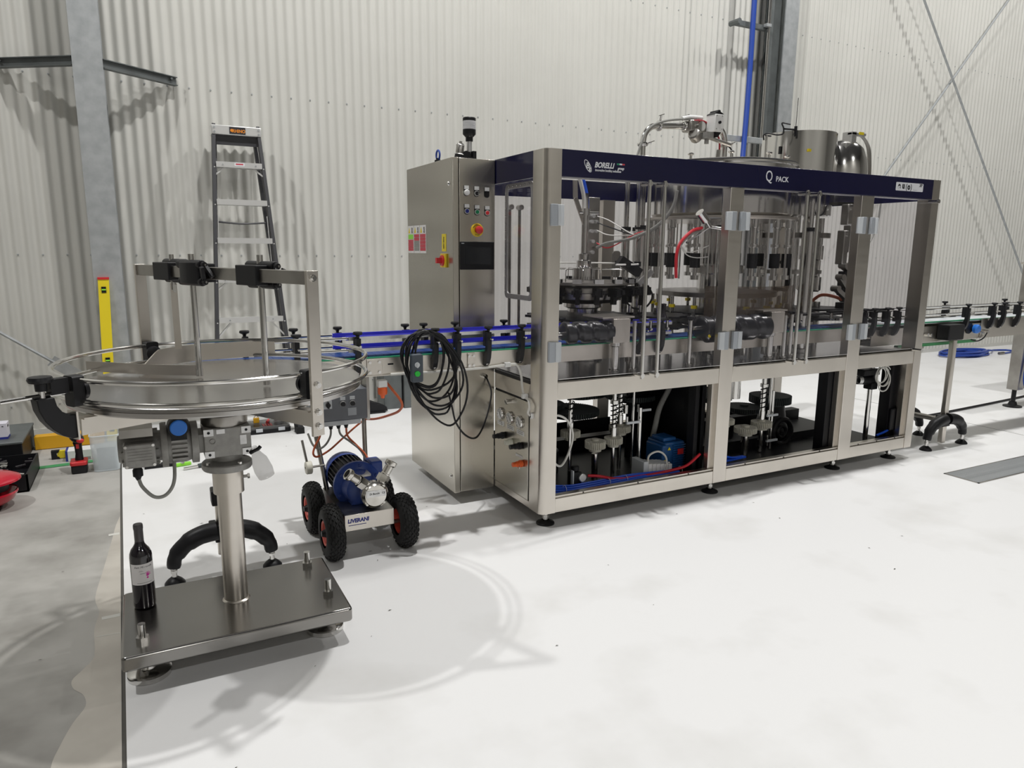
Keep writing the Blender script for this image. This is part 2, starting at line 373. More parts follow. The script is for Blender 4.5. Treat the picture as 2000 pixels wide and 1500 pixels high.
m = MB(); m.lathe([(.054, .655), (.084, .655), (.087, .66), (.087, .678), (.083, .682), (.07, .682), (.05, .690), (.048, .715), (0, .715)], (TC.x, TC.y, 0), 'Z', 36); fl = out(m, 'flange', 'cast', tt)
for k in range(4):
    a = .5+k*PI/2; m = MB(); m.cyl((TC.x+.076*math.cos(a), TC.y+.076*math.sin(a), .68), (TC.x+.076*math.cos(a), TC.y+.076*math.sin(a), .689), .008, n=6)
    out(m, 'flange_bolt', 'steel_pol', fl)
# gearbox block
GX0, GX1, GY0, GY1 = -1.612, -1.455, -.425, -.275
m = MB(); m.box(GX0, GX1, GY0, GY1, .716, .822); gb = out(m, 'gearbox', 'cast', tt, bev=.004)
m = MB(); m.lathe([(.075, .822), (.08, .83), (.08, .86), (.05, .865), (.05, .945)], (TC.x, TC.y, 0), 'Z', 28); out(m, 'output_hub', 'steel_dark', tt)
for px in (GX0+.016, GX1-.016):
    for pz in (.729, .809):
        m = MB(); m.box(px-.016, px+.016, GY0-.0035, GY0, pz-.012, pz+.012); q = out(m, 'machined_pad', 'alu', gb)
        m = MB(); m.cyl((px, GY0-.0042, pz), (px, GY0-.003, pz), .005, n=12); out(m, 'bolt_hole', 'machine_black', gb)
m = MB(); m.box(GX1-.038, GX1-.016, GY0-.002, GY0, .756, .79); out(m, 'rating_plate', 'alu', gb)
m = MB(); m.box(GX0+.042, GX0+.07, GY0-.002, GY0, .802, .818); out(m, 'rating_plate', 'alu', gb)
m = MB(); m.torus((GX0+.028, GY0-.0008, .776), .009, .002, 'Y', 16, 6); out(m, 'oil_plug', 'cast', gb)
m = MB(); m.box(GX0-.02, GX0, GY0+.02, GY1-.02, .735, .80); out(m, 'coupling_neck', 'cast', gb)
# speed variator
m = MB(); m.lathe([(0, -.016), (.055, -.016), (.075, -.012), (.075, .01), (.05, .012)], (-1.638, -.35, .765), 'X', 28); out(m, 'rear_flange', 'cast', tt)
m = MB(); m.lathe([(.066, -.045), (.068, -.03), (.068, .02), (.06, .045), (.045, .05)], (-1.69, -.35, .765), 'X', 28)
for k in range(5): m.box(-1.715, -1.665, -.424, -.41, .722+k*.016, .730+k*.016)
vr = out(m, 'variator_housing', 'cast', tt)
m = MB(); m.lathe([(.036, 0), (.038, -.02), (.034, -.045), (0, -.045)], (-1.69, -.40, .843), 'Y', 28); out(m, 'handwheel_boss', 'plastic_black', vr)
m = MB(); m.lathe([(.0275, 0), (.0275, -.004), (.024, -.0065), (0, -.0065)], (-1.69, -.445, .843), 'Y', 28); out(m, 'cap', 'blue_plastic', vr, label='round blue cap')
m = MB(); m.box(-1.715, -1.665, -.43, -.30, .795, .85); out(m, 'upper_block', 'plastic_black', vr)
m = MB(); m.lathe([(.04, -.012), (.078, -.012), (.08, -.006), (.08, .008), (.04, .01)], (-1.735, -.35, .765), 'X', 28); out(m, 'front_flange', 'cast', tt)
# motor with fins
m = MB(); m.lathe([(0, -.135), (.045, -.135), (.054, -.12), (.054, .0), (.04, .002)], (-1.745, -.35, .765), 'X', 24)
for k in range(10):
    a = PI*2*k/10; c = (math.cos(a), math.sin(a)); m.beam((-1.87, -.35+c[0]*.056, .765+c[1]*.056), (-1.755, -.35+c[0]*.056, .765+c[1]*.056), .004, .014, up=(0, c[0], c[1]))
mo = out(m, 'motor', 'cast', tt)
m = MB(); m.box(-1.862, -1.765, -.452, -.40, .718, .802); tb = out(m, 'terminal_box', 'cast', tt, bev=.006)
for px in (-1.855, -1.772):
    for pz in (.726, .794):
        m = MB(); m.cyl((px, -.455, pz), (px, -.45, pz), .005, n=8); out(m, 'screw', 'steel_pol', tb)
for dz in (.742, .752, .762, .772, .782): bx('embossed_line', 'cast', tb, -1.85, -1.777, -.4535, -.452, dz, dz+.003)
m = MB(); m.box(-1.87, -1.77, -.44, -.36, .822, .85); out(m, 'cover_block', 'steel_dark', tt)
m = MB(); m.lathe([(.012, .712), (.016, .705), (.016, .683), (.011, .68), (.006, .668)], (-1.825, -.42, 0), 'Z', 14); out(m, 'cable_gland', 'plastic_black', tt)
m = MB(); m.tube(smooth_path([(-1.825, -.42, .675), (-1.815, -.43, .645), (-1.785, -.44, .61), (-1.755, -.44, .605), (-1.73, -.44, .625), (-1.715, -.43, .66), (-1.71, -.40, .72)]), .006, 8); out(m, 'motor_cable', 'cable_grey', tt)
# plastic bag of spares tied to the gearbox
bag = thing('plastic_bag', 'small clear plastic bag tied under the turntable gearbox', 'bag', (-1.43, -.40, .64))
m = MB(); m.lathe([(.012, .075), (.016, .05), (.03, .02), (.034, -.02), (.03, -.05), (.004, -.055)], (-1.423, -.405, .665), (-.35, 0, 1), 14); out(m, 'film', 'bag', bag)
m = MB(); m.tube(smooth_path([(-1.462, -.43, .72), (-1.45, -.435, .728), (-1.435, -.432, .733), (-1.425, -.43, .742)]), .007, 6); out(m, 'tie', 'plastic_black', bag)
# disc
m = MB(); m.lathe([(0, .984), (.47, .984), (.484, .984), (.488, .981), (.490, .976), (.490, .972), (.487, .9705), (.490, .969), (.490, .958), (.486, .953), (.47, .952), (.44, .948), (.1, .942)], (TC.x, TC.y, 0), 'Z', 96)
out(m, 'rotating_disc', 'steel_disc', tt)
for z, nm in ((.999, 'lower_guide_rail'), (1.063, 'upper_guide_rail')):
    m = MB(); m.torus((TC.x, TC.y, z), .512, .0075, 'Z', 96, 10); out(m, nm, 'steel_pol', tt)
# arms under the disc
dA = V(.23, -.5, 0).normalized(); pA = TC+dA*.552; pB = TC-dA*.552; pL = V(-1.975, -.645, 0); dL = (pL-TC).normalized(); 
def plate_arm(p, nm):
    d = (p-TC); d = d.normalized(); m = MB(); m.beam(TC+d*.09+V(0,0,.905), p-d*.02+V(0,0,.919), .006, .054); m.beam(TC+d*.09+V(0,0,.932), p-d*.02+V(0,0,.945), .04, .005); return out(m, nm, 'steel_x', tt)
plate_arm(pA, 'support_arm'); plate_arm(pB, 'support_arm'); la = plate_arm(pL, 'support_arm')
m = MB(); m.beam(pL+V(0,0,.886), pL+V(0,0,.972), .006, .045, up=(dL.y, -dL.x, 0)); out(m, 'arm_end_plate', 'steel_x', tt)
# uprights and cross bar
side = V(-dA.y, dA.x, 0)
for p, zb, sg in ((pA, .868, 1), (pB, .90, -1)):
    m = MB(); m.beam(p+V(0,0,zb), p+V(0,0,1.384), .042, .012, up=(dA.x, dA.y, 0)); u = out(m, 'upright', 'steel', tt, bev=.0015)
    for z in ((.90, .945, 1.032, 1.362) if sg > 0 else (1.03,)):
        m = MB(); q = p+dA*sg*.006; m.cyl(q+V(0,0,z), q+dA*sg*.004+V(0,0,z), .011, n=14); m.cyl(q+dA*sg*.003+V(0,0,z), q+dA*sg*.011+V(0,0,z), .0085, n=6); out(m, 'bolt', 'steel_pol', u)
m = MB(); m.beam(pA-dA*.006+V(0,0,1.362), pB+dA*.006+V(0,0,1.362), .028, .042); cb = out(m, 'cross_bar', 'steel_dark', tt, bev=.002)
# clamps with rods on the cross bar
def clamp(t, off, flip):
    """black swivel clamp on the cross bar with a rod holder on its side"""
    c = pA.lerp(pB, t)+V(0,0,1.362); s = side*flip
    m = MB(); T = Matrix(((dA.x*-1, s.x, 0, c.x), (dA.y*-1, s.y, 0, c.y), (0, 0, 1, c.z), (0,0,0,1))); m.T = T
    m.box(-.06, .06, -.026, .028, -.033, .033)
    m.prism([(-.07, .02), (.065, .02), (.045, .052), (-.02, .060), (-.07, .047)], 'Z', -.038, .038)
    m.cyl((-.08, .034, .030), (.075, .034, .030), .016, n=12); m.cyl((-.08, .034, -.030), (.07, .034, -.030), .015, n=12)
    k = out(m, 'rod_clamp', 'plastic_black', tt, bev=.003)
    m = MB(); m.T = T; m.beam((-.085, .03, .030), (-.118, .02, -.012), .013, .012, up=(0,1,0)); m.beam((-.085, .034, -.03), (-.105, .05, .022), .012, .012, up=(0,1,0)); m.cyl((-.097, .034, .03), (-.07, .034, .03), .010, n=8); m.cyl((-.097, .034, -.03), (-.07, .034, -.03), .010, n=8); out(m, 'clamp_lever', 'plastic_black', k)
    for zz in (.028, -.028):
        m = MB(); m.T = T; m.cyl((-.101, .034, zz*1.07), (-.096, .034, zz*1.07), .004, n=8); out(m, 'lever_pin', 'steel_pol', k)
    return T, k
for (t, flip, top, bot) in ((.285, 1, (-1.368, -.50, 1.424), (-1.407, -.583, 1.0)), (.585, -1, (-1.606, -.35, 1.43), (-1.615, -.44, 1.0))):
    T, k = clamp(t, 0, flip)
    a = T @ V(0, .03, .075); d = V(a.x, a.y, 0)
    m = MB(); m.cyl((d.x, d.y, 1.428), (d.x, d.y, 1.008), .0105, n=16); r = out(m, 'guide_rod', 'steel_pol', tt)
    m = MB(); m.cyl((d.x, d.y, 1.018), (d.x, d.y, .99), .0125, n=12); out(m, 'rod_tip', 'steel_pol', r)
    if t > .5: RODB = d
T, k = clamp(.80, 0, 1); a = T @ V(.02, .03, .07)
m = MB(); m.cyl((a.x, a.y, 1.424), (a.x, a.y, 1.29), .009, n=12); r = out(m, 'guide_rod', 'steel_pol', tt)
m = MB(); m.box(a.x-.012, a.x+.012, a.y-.003, a.y+.003, 1.06, 1.315); out(m, 'guide_strap', 'steel', tt)
m = MB(); m.box(a.x-.003, a.x+.011, a.y-.009, a.y+.006, 1.28, 1.31); out(m, 'strap_clip', 'steel_pol', r)
# guide plates standing on the disc
def strip(nm, path, z0, z1, cut=0):
    P = smooth_path(path, 8); m = MB(); vs = []; fs = []; n = len(P); th = .0025
    for i, p in enumerate(P):
        d = (P[min(i+1, n-1)]-P[max(i-1, 0)]).normalized(); s = V(-d.y, d.x, 0)*th; t = i/(n-1); zz = z1-(z1-z0)*max(0, (cut-t)/cut)*.9 if cut else z1
        vs += [p+s+V(0,0,z0), p-s+V(0,0,z0), p-s+V(0,0,zz), p+s+V(0,0,zz)]
        if i: o = 4*i; fs += [(o-4+a, o-4+(a+1) % 4, o+(a+1) % 4, o+a) for a in range(4)]
    fs += [(0,1,2,3), (4*n-1, 4*n-2, 4*n-3, 4*n-4)]
    m.add(vs, fs); return out(m, nm, 'steel', tt)
strip('guide_plate', [(-1.80, -.13, 0), (-1.70, .02, 0), (-1.60, .09, 0), (-1.42, .12, 0), (-1.27, .135, 0)], .992, 1.06, .18)
strip('guide_plate', [(RODB.x, RODB.y, 0), (-1.72, RODB.y+.06, 0), (-1.84, RODB.y+.16, 0), (-1.97, RODB.y+.27, 0)], .992, 1.03)
# rail holders
def holder(ang, outw=.02):
    c = TC+V(math.cos(ang), math.sin(ang), 0)*.522; d = V(math.cos(ang), math.sin(ang), 0); s = V(-d.y, d.x, 0)
    m = MB(); m.T = Matrix(((s.x, d.x, 0, c.x), (s.y, d.y, 0, c.y), (0,0,1,1.031), (0,0,0,1)))
    m.prism(rrect(-.024, .024, -.046, .046, .008, 3), 'Y', -.022, .012); m.lathe([(.03, -.022), (.03, -.034), (.022, -.038), (0, -.038)], (0,0,0), 'Y', 20); return out(m, 'rail_holder', 'plastic_black', tt)
aA = math.atan2(dA.y, dA.x); holder(aA); holder(aA+PI); aL = math.atan2(dL.y, dL.x); holder(aL)
# curved outrigger bracket with hand knob at the left arm
m = MB(); m.T = Matrix(((dL.x, -dL.y, 0, TC.x), (dL.y, dL.x, 0, TC.y), (0,0,1,0), (0,0,0,1)))
out_arc = [(.535+.115*math.sin(t), 1.015-.17*(1-math.cos(t))*1.0) for t in [PI/2*i/10 for i in range(11)]]
P = [(.53, .892), (.545, .892), (.572, .907), (.597, .93), (.617, .958), (.630, .99), (.634, 1.024), (.585, 1.024), (.58, .998), (.567, .978), (.548, .966), (.53, .964)]
m.prism(P, 'Y', -.018, .018); hk = out(m, 'outrigger_bracket', 'plastic_black', tt, bev=.003)
m = MB(); m.T = Matrix(((dL.x, -dL.y, 0, TC.x), (dL.y, dL.x, 0, TC.y), (0,0,1,0), (0,0,0,1)))
m.lathe([(0, 1.088), (.03, 1.086), (.033, 1.078), (.03, 1.070), (.016, 1.066), (.015, 1.045)], (.61, 0, 0), 'Z', 12); m.box(.54, .59, -.014, .014, 1.03, 1.075); out(m, 'hand_knob', 'plastic_black', hk)
m = MB(); m.T = Matrix(((dL.x, -dL.y, 0, TC.x), (dL.y, dL.x, 0, TC.y), (0,0,1,0), (0,0,0,1)))
m.cyl((.61, 0, 1.02), (.61, 0, 1.05), .009, n=10); m.cyl((.53, 0, 1.031), (.72, 0, 1.031), .007, n=10); out(m, 'cross_rod', 'steel_pol', hk)
# ------------------------------------------------------------------ wine bottle
wb = thing('wine_bottle', 'dark red wine bottle with white label standing on the turntable base', 'bottle', (-1.845, -.262, .1355))
bc = (-1.845, -.262, .1355); k = 1.0
m = MB(); m.lathe([(0, .004), (.03, .0), (.0365, .004), (.038, .012), (.038, .195), (.0365, .21), (.031, .225), (.022, .237), (.0165, .248), (.0145, .262), (.0142, .30), (0, .30)], bc, 'Z', 40); gl = out(m, 'glass', 'glass_dark', wb)
m = MB(); m.lathe([(.0153, .252), (.0155, .30), (.0162, .302), (.0162, .318), (.015, .321), (0, .321)], bc, 'Z', 28)
for z in (.305, .309, .313): m.torus((bc[0], bc[1], bc[2]+z), .0163, .0006, 'Z', 24, 4)
out(m, 'capsule', 'capsule', wb)
fa = math.atan2(-3.0672-bc[1], -1.7648-bc[0])+.12
m = MB(); m.lathe([(.0384, .098), (.0384, .178)], bc, 'Z', 24, fa-1.25, fa+1.25); lb = out(m, 'paper_label', 'label_paper', wb)
def on_bottle(s, size, z, da, mt, shear=0, bold=0):
    for i, ch in enumerate(s):
        a = fa+da+(i-(len(s)-1)/2)*size*.55/.0387
        if ch != ' ': text('lettering', ch, size, (bc[0]+.0386*math.cos(a), bc[1]+.0386*math.sin(a), bc[2]+z), lb, mt, (PI/2, 0, a+PI/2), shear=shear, bold=bold, ext=.0001)
on_bottle('Sam Miranda', .0105, .167, .0, 'ink', .3)
# small pink hand print
m = MB()
def bp(u, z): a = fa+u/.0387; return (bc[0]+.03865*math.cos(a), bc[1]+.03865*math.sin(a), bc[2]+z)
for u, z, r in ((.013, .134, .0055), (.0125, .124, .004)): 
    vs = [bp(u+r*math.cos(t), z+r*.9*math.sin(t)) for t in [2*PI*i/10 for i in range(10)]]; m.add(vs, [tuple(range(10))])
for (u0, z0, u1, z1) in ((.012,.137,.006,.144), (.013,.138,.011,.147), (.015,.138,.017,.147), (.016,.136,.023,.143), (.017,.133,.025,.136)):
    d = V(u1-u0, z1-z0, 0).normalized(); s = V(-d.y, d.x, 0)*.0012
    m.add([bp(u0+s.x, z0+s.y), bp(u0-s.x, z0-s.y), bp(u1-s.x, z1-s.y), bp(u1+s.x, z1+s.y)], [(0,1,2,3)])
out(m, 'hand_print', 'ink_pink', lb)
m = MB()
for z, u0, u1, h in ((.153, -.014, -.004, .0012), (.150, -.015, -.001, .0012), (.141, -.012, .004, .0022), (.105, -.025, .028, .0016)):
    n = 8
    for i in range(n):
        a0 = u0+(u1-u0)*i/n; a1 = u0+(u1-u0)*(i+.8 if z > .12 else i+1)/n; m.add([bp(a0, z), bp(a1, z), bp(a1, z+h), bp(a0, z+h)], [(0,1,2,3)])
out(m, 'fine_print', 'cable_grey', lb, kind='stuff')
# ------------------------------------------------------------------ pump trolley
pc = thing('pump_trolley', 'blue wheeled transfer pump trolley with steel pump head', 'pump', (-.88, .3, 0))
def wheel(cx, cy, s):
    r = .132; c = V(cx, cy, r+.001)
    m = MB(); prof = []
    for i in range(13):
        t = -PI*.62+2*PI*.62*i/12; prof.append((.086+.046*math.cos(t), .046*math.sin(t)*.98))
    m.lathe(prof, c, 'X', 44); t = out(m, 'tyre', 'rubber', pc)
    # moulded tread blocks: a diamond grid standing proud of the carcass
    m = MB(); na = 26
    for a in range(na):
        for row in range(-3, 4):
            th = row*.27; ph = 2*PI*(a+.5*(row % 2))/na; rr = .086+.0465*math.cos(th); x = .0455*math.sin(th)
            ctr = V(c.x+x, c.y+rr*math.cos(ph), c.z+rr*math.sin(ph)); nrm = V(math.sin(th), math.cos(th)*math.cos(ph), math.cos(th)*math.sin(ph)); tg = V(0, -math.sin(ph), math.cos(ph)); sd = nrm.cross(tg)
            q = [tg*.0118, sd*.0064, tg*-.0118, sd*-.0064]
            m.add([ctr+nrm*.0042+v*.85 for v in q]+[ctr-nrm*.002+v*1.1 for v in q], [(0,1,2,3),(0,4,5,1),(1,5,6,2),(2,6,7,3),(3,7,4,0)])
    out(m, 'tread', 'rubber', t, kind='stuff')
    m = MB(); sx = s
    m.lathe([(.062, .034*sx), (.058, .038*sx), (.05, .034*sx), (.046, .022*sx), (.03, .016*sx)], c, 'X', 30); m.lathe([(.062, -.034), (.062, .034)], c, 'X', 30); out(m, 'rim', 'rim_red', pc)
    m = MB(); m.lathe([(.03, .016*sx), (.024, .024*sx), (.016, .04*sx), (.014, .05*sx), (0, .05*sx)], c, 'X', 18); out(m, 'hub', 'machine_black', pc)
for cx, cy, s in ((-1.055, .135, -1), (-.70, .135, 1), (-1.062, .505, -1), (-.70, .505, 1)): wheel(cx, cy, s)
for cy in (.135, .505):
    m = MB(); m.cyl((-1.06, cy, .133), (-.70, cy, .133), .011, n=10); out(m, 'axle', 'steel_dark', pc)
# platform: folded stainless tray with lip
m = MB(); m.box(-1.0, -.765, .10, .55, .21, .216); out(m, 'platform_top', 'steel_dark', pc)
m = MB(); m.box(-1.002, -.763, .096, .1, .138, .217); fp = out(m, 'front_panel', 'steel', pc, bev=.001)
for x in (-1.002, -.767): bx('side_panel', 'steel_dark', pc, x, x+.004, .1, .55, .138, .216)
bx('rear_panel', 'steel_dark', pc, -1.0, -.765, .546, .55, .138, .216)
text('lettering', 'LIVERANI', .026, (-.938, .0952, .186), fp, 'ink_blue', bold=.0012, shear=.12, sx=.95)
bx('underline', 'ink_blue', fp, -.985, -.90, .0945, .0955, .164, .1665)
# motor: axis along Y
ax = (-.882, 0, .292)
m = MB(); m.lathe([(0, .60), (.085, .60), (.098, .585), (.102, .56), (.102, .51)], (ax[0], 0, ax[2]), 'Y', 32); out(m, 'fan_cowl', 'blue_motor', pc)
m = MB(); m.lathe([(.088, .515), (.088, .33)], (ax[0], 0, ax[2]), 'Y', 28); mbody = out(m, 'motor_body', 'machine_black', pc)
finm = MB(); finm.box(-.003, .003, .33, .515, 0, .014)
fmesh = mesh(finm, 'cooling_fin', 'machine_black')
for k in range(28):
    a = 2*PI*k/28; put('cooling_fin', fmesh, mbody, (ax[0]+.086*math.sin(a), 0, ax[2]+.086*math.cos(a)), (0, a, 0))
m = MB(); m.lathe([(.06, .34), (.112, .335), (.118, .325), (.118, .305), (.11, .298), (.085, .285), (.075, .22), (.06, .212), (0, .21)], (ax[0], 0, ax[2]), 'Y', 36); gbx = out(m, 'gear_flange', 'blue_motor', pc)
m = MB(); m.box(ax[0]-.055, ax[0]+.055, .22, .33, .216, .27); out(m, 'gear_foot', 'blue_motor', pc, bev=.004)
m = MB(); m.box(ax[0]-.04, ax[0]+.045, .213, .30, ax[2]+.065, ax[2]+.075); out(m, 'rating_plate', 'alu', gbx)
m = MB(); m.box(ax[0]+.07, ax[0]+.135, .31, .41, .30, .395); out(m, 'junction_box', 'blue_motor', pc, bev=.01)
for k in range(6):
    a = PI*2*k/6+.4; m = MB(); m.cyl((ax[0]+.102*math.cos(a), .296, ax[2]+.102*math.sin(a)), (ax[0]+.102*math.cos(a), .287, ax[2]+.102*math.sin(a)), .008, n=6); out(m, 'bolt', 'blue_motor', gbx)
# pump head with two angled ports
pz = .288
m = MB(); m.lathe([(.05, .23), (.055, .20), (.06, .16), (.066, .156), (.066, .128), (.06, .124), (.052, .112), (.0, .108)], (-.845, 0, pz), 'Y', 32); ph = out(m, 'pump_head', 'pump_steel', pc)
m = MB(); m.box(-.893, -.797, .107, .118, pz-.004, pz+.028); out(m, 'maker_plate', 'alu', ph)
text('lettering', 'Di Bucchi', .014, (-.853, .1062, pz+.012), ph, 'ink', shear=.2, sx=.9); text('lettering', 'CE', .013, (-.809, .1062, pz+.012), ph, 'ink')
for s in (-1, 1):
    p0 = V(-.845+s*.03, .15, pz+.04); d = V(s*.75, -.08, .62).normalized() if s < 0 else V(.55, .12, .8).normalized()
    m = MB(); m.lathe([(.023, 0), (.023, .06), (.021, .062), (.021, .10), (.027, .104), (.029, .108), (.029, .125), (.026, .128), (.02, .128), (.02, .1)], p0, d, 24); pt = out(m, 'port', 'pump_steel', ph)
    m = MB(); m.lathe([(.03, .018), (.031, .022), (.031, .05), (.03, .054)], p0, d, 6); out(m, 'union_nut', 'pump_steel', pt, sharp=20)
    m = MB(); m.lathe([(.0, .112), (.02, .112)], p0, d, 16); out(m, 'port_bore', 'machine_black', pt)
for k in range(4):
    a = PI/4+PI/2*k; m = MB(); m.cyl((-.845+.058*math.cos(a), .13, pz+.058*math.sin(a)), (-.845+.058*math.cos(a), .118, pz+.058*math.sin(a)), .007, n=8); out(m, 'head_bolt', 'pump_steel', ph)
# push handle and control box
m = MB(); m.tube(smooth_path([(-.985, .52, .20), (-1.0, .57, .36), (-1.02, .63, .56), (-1.03, .66, .70), (-1.03, .67, .86)]), .0125, 12); out(m, 'handle_tube', 'steel_dark', pc)
m = MB(); m.tube(smooth_path([(-.775, .52, .20), (-.765, .57, .40), (-.75, .63, .60), (-.742, .66, .76), (-.74, .67, .86)]), .0125, 12); out(m, 'handle_tube', 'steel_dark', pc)
m = MB(); m.tube([(-1.03, .67, .86), (-.74, .67, .86)], .0125, 12); out(m, 'handle_grip', 'steel_dark', pc)
m = MB(); m.box(-1.05, -.755, .53, .64, .57, .735); cbx = out(m, 'control_box', 'grey_plastic', pc, bev=.006); M['grey_box'] = M['grey_plastic']
mat('box_dark', (.13,.14,.16), .3); cbx.data.materials[0] = M['box_dark']
bx('handle_bracket', 'steel_dark', pc, -.755, -.74, .54, .62, .56, .80)
m = MB(); m.box(-.985, -.942, .527, .53, .640, .683); sw = out(m, 'rotary_switch', 'grey_light', cbx); m = MB(); m.cyl((-.963, .527, .661), (-.963, .512, .661), .012, n=12); m.box(-.967, -.959, .508, .527, .645, .678); out(m, 'switch_knob', 'plastic_black', sw)
for x in (-.885, -.835):
    m = MB(); m.lathe([(.0, -.014), (.012, -.014), (.0135, -.004), (.0145, 0)], (x, .53, .66), 'Y', 16); kb = out(m, 'selector_knob', 'plastic_black', cbx); m = MB(); m.torus((x, .527, .66), .0135, .002, 'Y', 20, 6); out(m, 'bezel', 'alu', cbx)
    bx('legend_plate', 'grey_light', cbx, x-.013, x+.013, .5275, .53, .68, .697)
bx('legend_plate', 'grey_plastic', cbx, -.86, -.815, .5285, .53, .595, .635)
m = MB(); m.box(-1.02, -.79, .54, .63, .545, .57); out(m, 'gland_plate', 'grey_light', pc)
GL = (-1.0, -.945, -.905, -.865)
for x in GL:
    m = MB(); m.cyl((x, .56, .566), (x, .56, .535), .012, n=10); m.cyl((x, .56, .535), (x, .56, .525), .009, n=10); out(m, 'cable_gland', 'plastic_black', cbx)
for nm, mt, P in (('power_cable', 'cable_orange', [(-1.0, .56, .53), (-1.005, .555, .49), (-1.03, .55, .45), (-1.045, .54, .41), (-1.02, .56, .385), (-.95, .6, .40), (-.88, .63, .44), (-.80, .66, .49), (-.73, .68, .53)]),
                  ('grey_cable', 'cable_grey', [(-.945, .56, .53), (-.95, .555, .49), (-.975, .55, .45), (-1.01, .55, .43), (-1.04, .56, .45), (-1.06, .58, .51)]),
                  ('grey_cable', 'cable_grey', [(-.905, .56, .53), (-.895, .555, .49), (-.85, .545, .45), (-.80, .53, .40), (-.775, .50, .34)]),
                  ('motor_cable', 'cable_orange', [(-.865, .56, .53), (-.86, .555, .48), (-.82, .54, .43), (-.78, .51, .38), (-.765, .46, .33)])):
    m = MB(); m.tube(smooth_path(P, 5), .0055, 8); out(m, nm, mt, pc)
# spare guide wheel on the handle
m = MB(); m.lathe([(0, -.016), (.03, -.016), (.034, -.012), (.034, .012), (.03, .016), (0, .016)], (-1.075, .52, .345), 'X', 20); out(m, 'spare_roller', 'gear_nylon', pc)
m = MB(); m.cyl((-1.095, .52, .345), (-.99, .53, .345), .006, n=8); out(m, 'roller_pin', 'steel_dark', pc)
m = MB(); m.cyl((-1.083, .52, .375), (-1.10, .53, .49), .0065, n=8); out(m, 'lever_bar', 'steel_dark', pc)
# ------------------------------------------------------------------ step ladder leaning on the wall
sl = thing('step_ladder', 'black fibreglass step ladder with silver treads leaning on the wall', 'ladder', (-1.0, 2.6, 0))
ZT = 2.40
def LY(z): return 2.62+(3.22-2.62)*z/ZT      # front rails lean back to the wall
def LX(z, s): w = .165+(.30-.165)*(ZT-z)/ZT; c = -1.0-.012*(ZT-z); return c+s*w
for s in (-1, 1):
    m = MB(); a = V(LX(0, s), LY(0), 0); b = V(LX(ZT, s), LY(ZT), ZT)
    m.beam(a, b, .026, .07, up=(0,-1,0)); rl = out(m, 'front_rail', 'ladder_rail', sl, bev=.002)
    m = MB(); m.beam(V(LX(0.02, s)*1.0-.0*s, LY(0)+.13, .02), V(LX(ZT-.1, s)-.02*s, LY(ZT)+.085, ZT-.1), .024, .05, up=(0,-1,0)); out(m, 'rear_rail', 'ladder_rail', sl)
    m = MB(); m.box(a.x-.03, a.x+.03, a.y-.05, a.y+.05, 0, .05); out(m, 'rubber_foot', 'rubber', sl)
    for z in (.30, .60, .90, 1.205, 1.505, 1.80, 2.09):
        m = MB(); p = V(LX(z, s), LY(z)-.036, z-.02); m.cyl(p, p+V(0,-.006,0), .006, n=6); out(m, 'rivet', 'ladder_alu', rl)
for i, z in enumerate((.30, .60, .90, 1.205, 1.505, 1.80, 2.09)):
    y = LY(z); m = MB(); m.box(LX(z, -1)+.012, LX(z, 1)-.012, y-.05, y-.046, z-.02, z+.022); st = out(m, 'tread_front', 'ladder_alu', sl)
    m = MB(); m.box(LX(z, -1)+.012, LX(z, 1)-.012, y-.046, y+.045, z+.012, z+.016); m.box(LX(z, -1)+.012, LX(z, 1)-.012, y+.04, y+.045, z-.02, z+.012); out(m, 'tread', 'ladder_alu', sl)
    if i in (0, 2, 3, 6):
        for s in (-1, 1):
            m = MB(); k = .10 if i == 2 else .075; m.beam((LX(z, s)-s*k, y-.02, z-.02), (LX(z-.12 if i == 2 else z-.07, s)-s*.01, LY(z)-.03, z-(.13 if i == 2 else .075)), .02, .012); out(m, 'brace', 'ladder_alu', sl)
            m = MB(); m.cyl((LX(z, s)-s*(.09 if i == 2 else .06), y-.05, z), (LX(z, s)-s*(.09 if i == 2 else .06), y-.054, z), .0065, n=6); out(m, 'tread_bolt', 'galv', st)
for z in (1.65,):
    m = MB(); m.tube(smooth_path([(LX(z, -1)+.03, LY(z)+.03, z+.0), (-1.02, LY(z)+.0, z-.012), (LX(z, 1)-.03, LY(z)+.03, z-.0)]), .008, 6); out(m, 'spreader_bar', 'ladder_rail', sl)
for s in (-1, 1):
    m = MB(); m.beam((LX(1.68, s)-s*.022, LY(1.6)+.02, 1.70), (LX(1.3, s)-s*.03, LY(1.3)+.03, 1.30), .004, .018, up=(0,-1,0)); out(m, 'spreader_arm', 'ladder_alu', sl)
m = MB(); yt = LY(ZT); m.box(-1.0-.185, -1.0+.185, yt-.06, yt+.10, ZT-.075, ZT-.005); cap = out(m, 'top_cap', 'ladder_alu', sl, bev=.006)
m = MB(); m.box(-1.155, -.845, yt-.03, yt-.02, ZT-.15, ZT-.075); out(m, 'cap_web', 'ladder_rail', sl)
bx('cap_sticker', 'ink', cap, -1.055, -.935, yt-.0625, yt-.0602, ZT-.068, ZT-.015)
text('lettering', 'RHINO', .034, (-.985, yt-.0632, ZT-.045), cap, 'ink_orange', bold=.001, sx=.9)
m = MB(); m.ball((-1.037, yt-.063, ZT-.042), (.012, .001, .012), 10, 6); out(m, 'sticker_emblem', 'ink_orange', cap)
for x in (-1.165, -.835):
    for z in (ZT-.058, ZT-.025):
        m = MB(); m.cyl((x, yt-.06, z), (x, yt-.066, z), .008, n=8); out(m, 'cap_bolt', 'galv', cap)
yy = LY(2.09); bx('warning_sticker', 'ink_white', sl, -1.04, -.965, yy-.0518, yy-.0502, 2.082, 2.106); bx('warning_band', 'ink_red', sl, -1.03, -.975, yy-.0525, yy-.0516, 2.092, 2.102)
